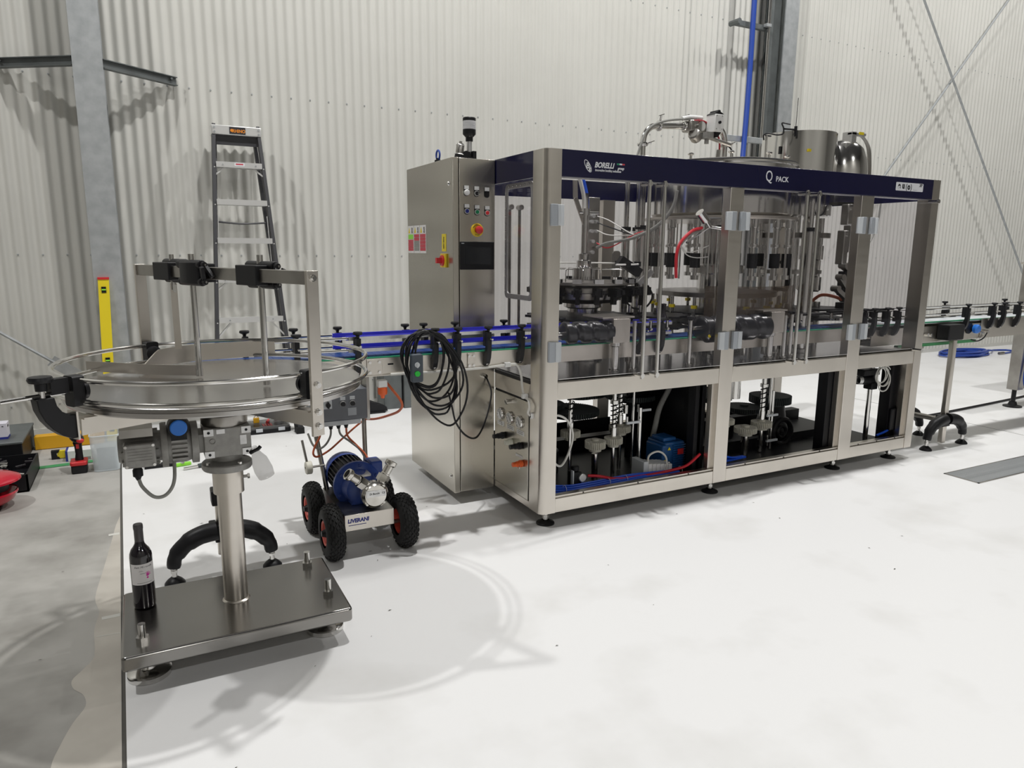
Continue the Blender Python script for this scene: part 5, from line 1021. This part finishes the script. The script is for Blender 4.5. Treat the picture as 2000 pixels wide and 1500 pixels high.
bx('hose_clamp', 'steel_pol', bm_, 1.04, 1.08, .40, .44, .27, .285)
for P, mt, r in (([(.10, .10, .56), (.16, .12, .58), (.24, .14, .54), (.285, .15, .45), (.26, .15, .35), (.20, .13, .29), (.145, .12, .33), (.125, .12, .43), (.15, .12, .52), (.12, .1, .55)], 'cable_white', .0065), ([(.82, .16, .20), (.83, .16, .26), (.89, .15, .28), (.94, .14, .24), (.94, .13, .16), (.92, .12, .13)], 'cable_white', .006)):
    m = MB(); m.tube(smooth_path(P), r, 8); out(m, 'loose_cable', mt, bm_)
for k in range(4):
    m = MB(); m.tube(smooth_path([(.10, .085+.014*k, .160+.011*k), (.25, .09+.012*k, .146+.008*k), (.40, .085+.012*k, .150+.007*k), (.62, .08+.012*k, .160+.006*k), (.75, .08+.01*k, .164+.004*k), (1.0, .085+.01*k, .160)]), .006, 6); out(m, 'air_tube', 'blue_tube', bm_)
m = MB(); m.tube(smooth_path([(.385, .14, .205), (.45, .12, .198), (.55, .11, .172), (.66, .10, .168), (.80, .09, .168), (.95, .08, .178), (1.05, .075, .195), (1.15, .08, .25)]), .0085, 8); out(m, 'air_tube', 'red_tube', bm_)
for x in (.21, .50, .62, .9, 1.02): m = MB(); m.torus((x, .10, .165), .02, .0016, 'X', 12, 4); out(m, 'cable_tie', 'white_plastic', bm_)
for k in range(3):
    m = MB(); m.tube(smooth_path([(1.30, .09+.012*k, .23-.01*k), (1.42, .09+.012*k, .19-.004*k), (1.54, .09+.012*k, .178), (1.34, .085+.01*k, .172)]), .006, 6); out(m, 'air_tube', 'blue_tube', bm_)
m = MB(); m.tube(smooth_path([(2.80, .09, .175), (2.88, .09, .19), (2.95, .09, .21)]), .008, 6); out(m, 'air_tube', 'blue_tube', bm_)
m = MB(); m.tube(smooth_path([(1.31, .2, .66), (1.36, .2, .62), (1.37, .2, .54), (1.33, .2, .48)]), .006, 6); out(m, 'air_tube', 'blue_tube', bm_)
for k in range(4):
    m = MB(); m.torus((2.82+.008*k, .12-.004*k, .60+.012*math.sin(k*2)), .055+.006*k, .0042, 'Y', 24, 6); out(m, 'cable_loop', 'cable_white', bm_)
m = MB(); m.tube(smooth_path([(2.86, .12, .66), (2.90, .1, .58), (2.87, .1, .50), (2.80, .1, .50), (2.77, .11, .58)]), .005, 6); out(m, 'loose_cable', 'cable_white', bm_)
m = MB(); m.box(2.70, 2.87, .16, .24, .595, .64); m.box(2.80, 2.865, .165, .235, .49, .54); m.cyl((2.72, .2, .565), (2.83, .2, .555), .034, n=14); m.box(2.815, 2.86, .17, .23, .54, .60); out(m, 'drive_bracket', 'machine_black', bm_, bev=.006)
m = MB(); m.lathe([(.03, 0), (.035, .03), (.02, .05)], (2.68, .2, .565), 'X', 16); out(m, 'drive_boss', 'alu', bm_)
m = MB(); m.torus((2.22, .42, .19), .09, .02, 'Y', 24, 8); m.torus((2.22, .42, .19), .04, .012, 'Y', 18, 6); out(m, 'coiled_hose', 'plastic_black', bm_)
m = MB(); m.lathe([(0, .105), (.135, .105), (.13, .16), (.10, .24), (.085, .34), (0, .34)], (2.33, .62, 0), 'Z', 28); out(m, 'motor_cone', 'plastic_black', bm_)
m = MB(); m.lathe([(0, .10), (.10, .10), (.10, .22), (.06, .26), (0, .26)], (2.0, .80, 0), 'Z', 20); out(m, 'gear_motor', 'machine_black', bm_)
m = MB(); m.lathe([(0, .10), (.13, .10), (.13, .24), (.10, .26), (0, .26)], (.33, .62, 0), 'Z', 24); out(m, 'gear_motor', 'machine_black', bm_)
bx('duct_box', 'plastic_black', bm_, 2.91, 2.975, .068, .09, .20, .36, bev=.008)
bx('inner_post', 'machine_black', bm_, 2.208, 2.288, .065, .14, .10, .77); bx('inner_post', 'machine_black', bm_, 2.90, 2.985, .09, .17, .10, .77)
# ------------------------------------------------------------------ separate units standing inside
vp = thing('vacuum_pump', 'blue ribbed vacuum pump inside the lower bay of the machine', 'pump', (1.1, .3, .104))
m = MB(); m.box(1.0, 1.155, .22, .40, .125, .30); out(m, 'housing', 'blue_pump', vp, bev=.012)
for k in range(10): m = MB(); m.box(1.055, 1.152, .212, .222, .14+k*.015, .147+k*.015); out(m, 'cooling_rib', 'blue_pump', vp)
m = MB(); m.box(.975, 1.05, .215, .38, .16, .285); out(m, 'oil_case', 'blue_pump', vp, bev=.01); m = MB(); m.box(1.0, 1.10, .24, .36, .30, .325); out(m, 'handle_cover', 'blue_pump', vp, bev=.008)
bx('warning_label', 'yellow_tool', vp, .965, 1.0, .210, .2145, .165, .195); bx('rating_label', 'red', vp, 1.09, 1.135, .209, .2125, .22, .255)
m = MB(); m.prism([(1.012, .255), (1.036, .255), (1.024, .275)], 'Y', .211, .2145); out(m, 'warning_triangle', 'yellow_tool', vp)
m = MB(); m.cyl((1.005, .21, .150), (1.005, .19, .150), .014, n=10); out(m, 'drain_plug', 'red', vp); m = MB(); m.ball((1.018, .205, .178), .012, 10, 6); out(m, 'sight_glass', 'steel_pol', vp)
for x in (1.0, 1.12): bx('foot', 'machine_black', vp, x, x+.03, .24, .38, .104, .126)
vm_ = thing('valve_manifold', 'grey pneumatic valve manifold with blue air tubes on the tray', 'valve block', (.87, .18, .104))
bx('end_block', 'grey_light', vm_, .77, .805, .13, .25, .106, .235, bev=.004); bx('base_rail', 'alu', vm_, .77, 1.0, .13, .25, .104, .115)
for k in range(6):
    x = .81+k*.03; bx('valve', 'white_plastic', vm_, x, x+.027, .135, .245, .115, .215-.004*k, bev=.003)
    if k % 2: m = MB(); m.tube(smooth_path([(x+.013, .135, .14), (x+.013, .115, .145), (x+.02, .10, .165)]), .005, 6); out(m, 'tube_stub', 'blue_tube', vm_)
ar = thing('air_regulator', 'black air regulator with round white gauge on the machine tray', 'regulator', (.33, .16, .104))
m = MB(); m.box(.29, .345, .14, .20, .13, .235); m.cyl((.318, .17, .235), (.318, .17, .265), .022, n=14); m.cyl((.318, .17, .104), (.318, .17, .13), .024, n=14); out(m, 'body', 'machine_black', ar, bev=.005)
m = MB(); m.lathe([(.024, 0), (.024, -.012), (.02, -.014)], (.345, .14, .20), 'Y', 20); g = out(m, 'gauge_case', 'alu', ar); m = MB(); m.lathe([(0, -.013), (.021, -.013)], (.345, .14, .20), 'Y', 20); out(m, 'gauge_dial', 'white_plastic', g)
bx('bracket', 'grey_light', ar, .285, .292, .138, .16, .15, .245)
wbi = thing('wine_bottle', 'dark wine bottle standing on the conveyor inside the machine', 'bottle', (.98, .275, .957))
m = MB(); c = (.98, .275, .9575); m.lathe([(0, 0), (.036, 0), (.0375, .006), (.0375, .08), (.034, .10), (.018, .125), (.0145, .14), (.014, .175), (.0165, .177), (.0165, .187), (.0, .19)], c, 'Z', 24); out(m, 'glass', 'glass_dark', wbi)
brackets(cv, (.73, .87), True); brackets(cv, (2.62, 2.72), True)
# ------------------------------------------------------------------ outfeed conveyor on the right
oc = thing('outfeed_conveyor', 'stainless outfeed conveyor with black rail brackets leaving the machine', 'conveyor', (4.0, .27, 0))
bx('front_side_plate', 'steel_x', oc, 2.76, 4.05, .18, .184, .80, .918); bx('front_side_plate', 'steel_x', oc, 4.05, 5.9, .174, .178, .80, .952); bx('rear_side_plate', 'steel_x', oc, 2.76, 5.9, .356, .36, .80, .945)
bx('bottom_tray', 'steel_x', oc, 2.76, 5.9, .184, .356, .80, .804); bx('belt', 'grey_light', oc, 2.76, 5.9, .19, .35, .935, .952)
bx('wear_strip', 'green_strip', oc, 2.76, 5.9, .175, .19, .945, .952); bx('return_strip', 'green_tape', oc, 3.05, 4.0, .17, .20, .772, .792)
for y in (.195, .345):
    for z in (.982, 1.042):
        m = MB(); m.cyl((2.62, y, z), (5.9, y, z), .0065, n=8); out(m, 'chrome_rail', 'steel_pol', oc)
brackets(oc, (3.80, 4.14, 4.28, 4.49), True); brackets(oc, (3.92, 4.75), False); brackets(oc, (2.86, 2.98), True)
m = MB(); m.prism(rrect(3.50, 3.69, .815, .932, .012, 3), 'Y', .085, .178); out(m, 'clamp_block', 'plastic_black', oc, bev=.006)
m = MB(); m.box(3.585, 3.63, .09, .13, .02, .82); out(m, 'support_post', 'steel', oc, bev=.008)
def legset(root, x, y):
    m = MB(); m.box(x-.035, x+.05, y-.036, y+.036, .155, .24); out(m, 'leg_hub', 'plastic_black', root, bev=.008)
    for s in (-1, 1):
        c = [(x+s*.02, y-.03, .215), (x+s*.10, y-.035, .205), (x+s*.165, y-.035, .175), (x+s*.21, y-.035, .125), (x+s*.222, y-.035, .078)]
        m = MB(); m.tube(smooth_path(c, 4), [.042]*4+[.041]*4+[.036]*4+[.03]*4+[.027], 18); lg = out(m, 'curved_leg', 'plastic_black', root)
        m = MB(); m.cyl((x+s*.222, y-.035, .08), (x+s*.222, y-.035, .028), .011, n=10); m.cyl((x+s*.222, y-.035, .066), (x+s*.222, y-.035, .054), .016, n=6); out(m, 'levelling_stem', 'steel_pol', lg)
        m = MB(); m.lathe([(0, .034), (.016, .033), (.03, .022), (.042, .008), (.043, 0)], (x+s*.222, y-.035, .0005), 'Z', 20); out(m, 'foot_pad', 'plastic_black', lg)
legset(oc, 3.585, .108); legset(oc, 3.53, .42)
m = MB(); m.cyl((3.57, .13, .205), (3.55, .42, .205), .02, n=12); out(m, 'tie_tube', 'steel_dark', oc); m = MB(); m.cyl((3.55, .42, .2), (3.55, .40, .8), .02, n=12); out(m, 'support_post', 'steel', oc)
m = MB(); m.lathe([(.02, 0), (.034, -.008), (.036, -.03), (.028, -.042), (0, -.044)], (3.955, .174, .878), 'Y', 14); out(m, 'hand_wheel', 'blue_plastic', oc, label='blue hand wheel'); m = MB(); m.lathe([(.045, 0), (.045, -.004), (0, -.004)], (3.90, .178, .885), 'Y', 18); out(m, 'wheel_boss', 'plastic_black', oc)
for x, z in ((3.36, .86), (3.40, .855), (4.06, .84), (4.12, .85)):
    m = MB(); m.cyl((x, .178, z), (x, .15, z), .012, n=8); out(m, 'shaft_bolt', 'steel_pol', oc)
m = MB(); m.tube(smooth_path([(3.93, .165, .795), (4.0, .16, .78), (4.08, .16, .80), (4.12, .16, .84)]), .005, 6); out(m, 'sensor_wire', 'cable_black', oc)
m = MB(); m.cyl((3.52, .30, .772), (3.52, .30, .735), .022, n=8); out(m, 'hex_plug', 'steel_dark', oc)
# next machine at the right edge
lm_ = thing('labelling_machine', 'tall stainless machine at the right edge behind the outfeed conveyor', 'machine', (5.9, .8, 0))
bx('side_post', 'steel_dark', lm_, 5.58, 5.68, .62, .72, .17, 1.36, bev=.004); bx('front_cabinet', 'steel_dark', lm_, 5.76, 6.7, .62, .70, .17, 1.36, bev=.004)
bx('rear_body', 'steel_dark', lm_, 6.75, 7.6, .70, 1.3, .17, 1.36, bev=.004); bx('top_plate', 'steel_x', lm_, 5.58, 7.6, .60, .74, 1.36, 1.375)
for x, y in ((5.63, .67), (6.5, .66), (7.5, 1.2)):
    m = MB(); m.cyl((x, y, .03), (x, y, .17), .02, n=12); f = out(m, 'levelling_foot', 'plastic_black', lm_); m = MB(); m.lathe([(0, .05), (.03, .05), (.04, .02), (.08, .01), (.08, 0)], (x, y, .0005), 'Z', 20); out(m, 'foot_pad', 'plastic_black', f)
m = MB(); m.tube(smooth_path([(5.70, .60, .80), (5.67, .605, .70), (5.64, .605, .45), (5.63, .6, .28), (5.65, .58, .19), (5.72, .56, .14), (5.78, .56, .16)]), .010, 8); out(m, 'air_hose', 'blue_hose', lm_)
# floor things on the right
dg = thing('drain_grate', 'long dark slotted steel drain grate set in the white floor', 'grate', (3.9, -.46, 0))
bx('frame', 'steel_dark', dg, 2.91, 5.2, -.575, -.565, .0005, .004); bx('frame', 'steel_dark', dg, 2.91, 5.2, -.355, -.345, .0005, .004); bx('frame', 'steel_dark', dg, 2.91, 2.92, -.575, -.345, .0005, .004)
bx('sump', 'machine_black', dg, 2.92, 5.2, -.565, -.355, .0004, .0012)
sb_ = MB(); sb_.box(0, .0075, -.565, -.355, .0013, .004); SBM = mesh(sb_, 'grate_bar', 'galv')
for k in range(178): put('grate_bar', SBM, dg, (2.922+.0128*k, 0, 0))
lb_ = MB(); lb_.box(2.92, 5.2, -.002, .002, .0013, .0036); LB_ = mesh(lb_, 'cross_bar', 'steel_dark')
for k in range(6): put('cross_bar', LB_, dg, (0, -.535+.03*k, 0))
fl_ = bpy.data.objects['floor']
m = MB(); m.beam((4.47, -2.5, .0003), (4.56, 1.6, .0003), .006, .0006); out(m, 'saw_cut', 'joint', fl_)
m = MB(); m.tube(smooth_path([(4.30, .95, .012), (4.38, .78, .012), (4.50, .755, .012), (4.95, .78, .012), (5.7, .83, .012), (6.3, .88, .012), (7.5, 1.0, .012)]), .011, 8); out(m, 'floor_cable', 'cable_black', label='black cable lying across the white floor at right', cat='cable')
hc = thing('hose_coil', 'loose coil of blue hose lying on the floor by the wall', 'hose', (9.1, 3.0, 0))
m = MB(); P = []; random.seed(5)
for k in range(9):
    rx = .34+.14*random.random(); ry = .10+.13*random.random(); ox = random.uniform(-.12, .12)
    for i in range(14): a = 2*PI*i/14; P.append((8.75+ox+rx*math.cos(a), 2.98+ry*math.sin(a), .014+.006*k+.006*random.random()))
P += [(9.3, 2.9, .05), (9.6, 3.05, .02), (9.85, 3.0, .014), (9.8, 2.86, .014), (9.4, 2.8, .014)]
m.tube(smooth_path(P, 2), .012, 6); out(m, 'hose', 'blue_hose', hc); m = MB(); m.cyl((9.3, 2.80, .02), (9.42, 2.80, .02), .02, n=8); out(m, 'coupling', 'steel_dark', hc)
# ------------------------------------------------------------------ clutter on the left by the wall
m = MB(); m.beam((-2.052, 2.98, .0), (-2.012, 3.072, 1.222), .024, .072, up=(1,0,0)); lv = thing('spirit_level', 'tall yellow spirit level leaning upright on the steel column', 'spirit level', (-2.03, 3.0, 0)); body = out(m, 'body', 'yellow_tool', lv)
for t in (.08, .5, .93):
    a = V(-2.052, 2.98, 0).lerp(V(-2.012, 3.072, 1.222), t); m = MB(); m.cbox((a.x, a.y-.006, a.z), (.03, .022, .045)); v = out(m, 'vial_window', 'machine_black', lv); m = MB(); m.cyl((a.x-.014, a.y-.016, a.z), (a.x+.014, a.y-.016, a.z), .006, n=8); out(m, 'vial', 'green_bright', v)
bx('end_cap', 'red', lv, -2.05, -1.975, 3.055, 3.085, 1.212, 1.228)
yr = thing('yellow_kerb_rail', 'yellow painted steel kerb rail lying along the wall', 'rail', (-2.3, 2.95, 0))
m = MB(); m.box(-2.54, -2.10, 2.92, 3.0, 0, .098); out(m, 'beam', 'yellow_rail', yr, bev=.004)
m = MB(); m.beam((-4.2, 2.28, .0006), (-2.0, 2.45, .0006), .065, .001); out(m, 'floor_tape', 'green_tape', label='strip of green marking tape on the grey concrete', cat='tape')
# cordless impact driver
dr = thing('impact_driver', 'red and black cordless impact driver standing on its battery', 'power tool', (-2.215, 2.2, 0))
m = MB(); m.prism(rrect(-2.262, -2.172, 2.155, 2.265, .012, 3), 'Z', .0, .052); out(m, 'battery', 'plastic_black', dr, bev=.005)
m = MB(); m.prism(rrect(-2.266, -2.168, 2.15, 2.27, .015, 3), 'Z', .052, .078); out(m, 'base_shell', 'red', dr, bev=.006)
m = MB(); m.tube([(-2.215, 2.215, .07), (-2.212, 2.21, .12), (-2.213, 2.205, .17), (-2.215, 2.20, .20)], [.026, .021, .022, .027], 12); out(m, 'grip', 'plastic_black', dr)
m = MB(); m.tube([(-2.19, 2.135, .228), (-2.20, 2.16, .228), (-2.215, 2.20, .228), (-2.23, 2.25, .23), (-2.242, 2.28, .23)], [.016, .03, .034, .034, .024], 14); hd = out(m, 'motor_head', 'plastic_black', dr)
m = MB(); m.ball((-2.193, 2.138, .222), (.022, .012, .016), 12, 8); out(m, 'nose_cover', 'red', hd); m = MB(); m.ball((-2.245, 2.27, .24), (.026, .022, .02), 12, 8); out(m, 'rear_cover', 'red', hd)
m = MB(); m.box(-2.222, -2.206, 2.165, 2.185, .165, .195); out(m, 'trigger', 'red', dr)
# translucent bin
tb_ = thing('plastic_bin', 'frosted clear plastic bin beside the red impact driver', 'bin', (-2.06, 2.23, 0))
m = MB(); P0 = rrect(-2.135, -1.985, 2.14, 2.34, .03, 4); P1 = rrect(-2.145, -1.972, 2.13, 2.35, .03, 4); n = len(P0)
m.add([(p[0], p[1], .001) for p in P0]+[(p[0], p[1], .24) for p in P1], [tuple(range(n))]+[(i, (i+1) % n, n+(i+1) % n, n+i) for i in range(n)]); out(m, 'shell', 'clear_milk', tb_)
m = MB(); m.tube([(p[0], p[1], .24) for p in P1], .004, 6, True); out(m, 'rim', 'clear_milk', tb_)
bx('contents', 'galv', tb_, -2.11, -2.0, 2.18, 2.31, .004, .15)
# low black chest with white carton, black crate, red hood
ch = thing('black_chest', 'low glossy black chest with grey lid by the left wall', 'chest', (-2.85, 2.8, 0))
bx('body', 'machine_black', ch, -3.2, -2.555, 2.5, 3.08, 0, .155, bev=.006); bx('lid', 'galv_dark', ch, -3.205, -2.55, 2.495, 3.085, .155, .172, bev=.004)
wc_ = thing('white_carton', 'small white printed carton standing on the black chest', 'box', (-2.67, 2.64, .172))
bx('carton', 'box_card', wc_, -2.735, -2.642, 2.60, 2.70, .1725, .282, bev=.001); bx('printed_band', 'ink_blue', wc_, -2.7355, -2.6415, 2.5993, 2.7005, .1745, .19); bx('printed_mark', 'ink', wc_, -2.6425, -2.6412, 2.63, 2.67, .25, .265); bx('printed_mark', 'ink', wc_, -2.67, -2.66, 2.5988, 2.601, .26, .265)
cr = thing('black_crate', 'open black crate of shiny wrapped parts on the concrete', 'crate', (-2.7, 2.15, 0))
m = MB(); m.box(-3.1, -2.46, 1.89, 1.90, 0, .105); m.box(-3.1, -2.46, 2.40, 2.41, 0, .105); m.box(-3.1, -3.09, 1.89, 2.41, 0, .105); m.box(-2.47, -2.46, 1.89, 2.41, 0, .105); m.box(-3.1, -2.46, 1.89, 2.41, 0, .008); out(m, 'shell', 'machine_black', cr)
random.seed(11)
for k in range(26):
    x = random.uniform(-2.75, -2.485); y = random.uniform(1.93, 2.37); z = .075+random.uniform(0, .02); a = random.uniform(0, 3); d = V(math.cos(a), math.sin(a)*.4, random.uniform(-.1, .2))*.03
    m = MB(); m.cyl(V(x, y, z)-d, V(x, y, z)+d, .011, n=8); out(m, 'wrapped_part', 'glass_dark' if k % 3 else 'steel_pol', cr)
rh = thing('red_hood', 'glossy red plastic hood of a tool at the left edge', 'hood', (-2.62, 1.62, 0))
m = MB(); m.lathe([(.0, .205), (.07, .20), (.13, .185), (.17, .165), (.172, .155), (.12, .15)], (-2.63, 1.66, 0), 'Z', 28); out(m, 'upper_shell', 'red_gloss', rh)
m = MB(); m.lathe([(.05, .15), (.11, .145), (.11, .10), (.05, .09)], (-2.63, 1.66, 0), 'Z', 24); out(m, 'black_band', 'machine_black', rh)
m = MB(); m.lathe([(.15, .095), (.152, .085), (.13, .045), (.08, .012), (.0, .008)], (-2.63, 1.66, 0), 'Z', 28); out(m, 'lower_shell', 'red_gloss', rh); bx('foot', 'rubber', rh, -2.72, -2.56, 1.58, 1.74, 0, .012)
# tape measure, carton and tool on the concrete
tm = thing('box_level', 'short yellow and black box level lying near the yellow rail', 'spirit level', (-2.36, 2.62, 0))
bx('body', 'yellow_tool', tm, -2.375, -2.315, 2.60, 2.625, .004, .055); m = MB(); m.prism([(-2.41, .0), (-2.36, .0), (-2.365, .014), (-2.38, .02), (-2.38, .04), (-2.365, .046), (-2.36, .06), (-2.41, .06)], 'Y', 2.595, 2.63); out(m, 'end_grip', 'plastic_black', tm)
mc = thing('manual_carton', 'white and blue carton lying behind the red impact driver', 'box', (-2.22, 2.55, 0))
bx('carton', 'white_plastic', mc, -2.305, -2.15, 2.5, 2.62, 0, .07, bev=.001); bx('blue_end', 'ink_blue', mc, -2.318, -2.305, 2.499, 2.621, 0, .071); bx('grey_band', 'cable_grey', mc, -2.29, -2.17, 2.4988, 2.5, .004, .02)
m = MB(); m.torus((-2.08, 2.58, .03), .045, .012, 'X', 20, 8); m.T = None; out(m, 'hose_loop', 'cable_grey', label='small grey hose loop behind the driver', cat='hose')
# hand tools under the turntable
for nm, lab, cat, x0, x1, y, mt, mt2 in (('screwdriver_set', 'row of screwdriver bits in a black holder on the floor', 'tool set', -1.84, -1.66, 2.10, 'machine_black', 'steel_pol'), ('pliers', 'dark green handled pliers lying on the white floor', 'pliers', -1.60, -1.40, 1.96, 'gear_dark', 'steel_pol')):
    t = thing(nm, lab, cat, ((x0+x1)/2, y, 0))
    if nm == 'pliers':
        m = MB(); m.tube(smooth_path([(-1.52, 1.965, .014), (-1.47, 1.98, .016), (-1.41, 1.985, .014)]), .012, 8); out(m, 'handle', mt, t); m = MB(); m.tube(smooth_path([(-1.52, 1.955, .012), (-1.46, 1.945, .012), (-1.40, 1.945, .012)]), .010, 8); out(m, 'handle', mt, t)
        m = MB(); m.beam((-1.61, 1.94, .010), (-1.51, 1.96, .012), .022, .012); out(m, 'jaws', mt2, t)
    else:
        bx('holder', mt, t, x0, x1, y-.035, y+.035, 0, .02)
        for k in range(7): m = MB(); m.cyl((x0+.02+k*.024, y-.02, .022), (x0+.025+k*.024, y+.03, .026), .006, n=8); out(m, 'bit', mt2, t)
gs = thing('green_marker', 'bright green plastic tool clip lying on the white floor', 'clip', (-1.61, 2.05, 0)); m = MB(); m.beam((-1.665, 2.04, .012), (-1.56, 2.06, .012), .03, .02); out(m, 'clip', 'green_bright', gs, bev=.004); bx('spring', 'steel_pol', gs, -1.62, -1.60, 2.03, 2.07, .022, .03)
# organiser case with bits behind the turntable
oz = thing('organiser_case', 'black organiser case with clear lid and loose tools on it', 'case', (-.85, 2.85, 0))
m = MB(); m.prism(rrect(-1.12, -.78, 2.69, 2.96, .02, 3), 'Z', 0, .038); out(m, 'tray', 'machine_black', oz, bev=.005); m = MB(); m.prism(rrect(-1.115, -.785, 2.695, 2.955, .02, 3), 'Z', .038, .055); out(m, 'lid', 'amber_pvc', oz)
for x in (-1.05, -.88): bx('latch', 'grey_light', oz, x, x+.05, 2.684, 2.69, .018, .045)
for k in range(4): bx('red_insert', 'red', oz, -.99+k*.02, -.978+k*.02, 2.72, 2.80, .055, .058)
pk = thing('padlock', 'small brass padlock lying on the organiser case', 'padlock', (-1.02, 2.86, .055)); bx('body', 'yellow_rail', pk, -1.045, -1.0, 2.85, 2.87, .056, .098, bev=.003); m = MB(); m.torus((-1.022, 2.86, .098), .016, .003, 'Y', 14, 6, 0, PI); out(m, 'shackle', 'steel_pol', pk)
rt2 = thing('red_screwdriver', 'red handled screwdriver lying on the organiser case', 'screwdriver', (-.92, 2.86, .055)); m = MB(); m.tube([(-.95, 2.80, .068), (-.935, 2.84, .068), (-.925, 2.88, .068)], [.010, .013, .010], 10); out(m, 'handle', 'red', rt2); m = MB(); m.cyl((-.925, 2.88, .068), (-.90, 2.96, .066), .004, n=8); out(m, 'blade', 'steel_pol', rt2)
tr = thing('tape_roll', 'silver tape roll resting on the organiser case', 'tape', (-.85, 2.87, .055)); m = MB(); m.lathe([(.022, 0), (.04, 0), (.04, .045), (.022, .045), (.022, 0)], (-.845, 2.87, .0555), 'Z', 22); out(m, 'roll', 'alu', tr)
# dark boxes by the wall behind the cabinet, black chock
for k, (x0, x1, y0, y1, h, lab) in enumerate(((.13, .30, 3.12, 3.34, .52, 'dark grey steel box by the wall, left of two'), (.315, .46, 3.10, 3.32, .50, 'dark grey steel box beside the cabinet, right of two'))):
    b = thing('steel_box', lab, 'box', ((x0+x1)/2, (y0+y1)/2, 0), 'dark boxes by the wall'); bx('body', 'galv_dark', b, x0, x1, y0, y1, 0, h-.02, bev=.003); bx('lid', 'galv_dark', b, x0-.004, x1+.004, y0-.004, y1+.004, h-.02, h, bev=.003)
ck = thing('wheel_chock', 'black plastic wedge standing on the floor by the wall', 'chock', (.03, 3.08, 0)); m = MB(); m.prism([(-.07, .012), (.13, .012), (.12, .05), (-.05, .12), (-.07, .12)], 'Y', 3.02, 3.14); out(m, 'wedge', 'plastic_black', ck); bx('base', 'rubber', ck, -.09, .10, 3.0, 3.16, 0, .012)
# left bracing rod with cleat
br = thing('bracing_rod', 'thin steel bracing rod with cleat plate beside the left column', 'rod', (-2.3, 3.25, .4), 'wall bracing rod by the left column')
A = V(-2.375, 3.24, .573); d = V(-2.80+2.375, 0, .90-.573).normalized(); m = MB(); m.cyl(A, A+d*3.2, .012, n=8); out(m, 'rod', 'galv', br)
m = MB(); m.beam(A-d*.16, A+d*.05, .012, .085, up=(.6, 0, .8)); out(m, 'cleat_plate', 'galv', br)
# dry leaves and grit on the floor
m = MB(); random.seed(21)
for k in range(46):
    x = random.uniform(-2.6, 1.8); y = random.uniform(-1.4, .2) if k % 2 else random.uniform(.3, 2.8)
    if -2 < x < -1.1 and -.7 < y < 0: continue
    if -.3 < x and y > -.1: x = random.uniform(-1.2, -.4)
    a = random.uniform(0, PI); l = random.uniform(.004, .011); d = V(math.cos(a), math.sin(a), 0); s = V(-d.y, d.x, 0)*l*.28
    m.add([V(x, y, .002)-d*l, V(x, y, .003)+s, V(x, y, .002)+d*l, V(x, y, .003)-s], [(0,1,2,3)])
out(m, 'floor_debris', 'leaf', label='dry leaf fragments and grit scattered on the floor', cat='debris', kind='stuff')
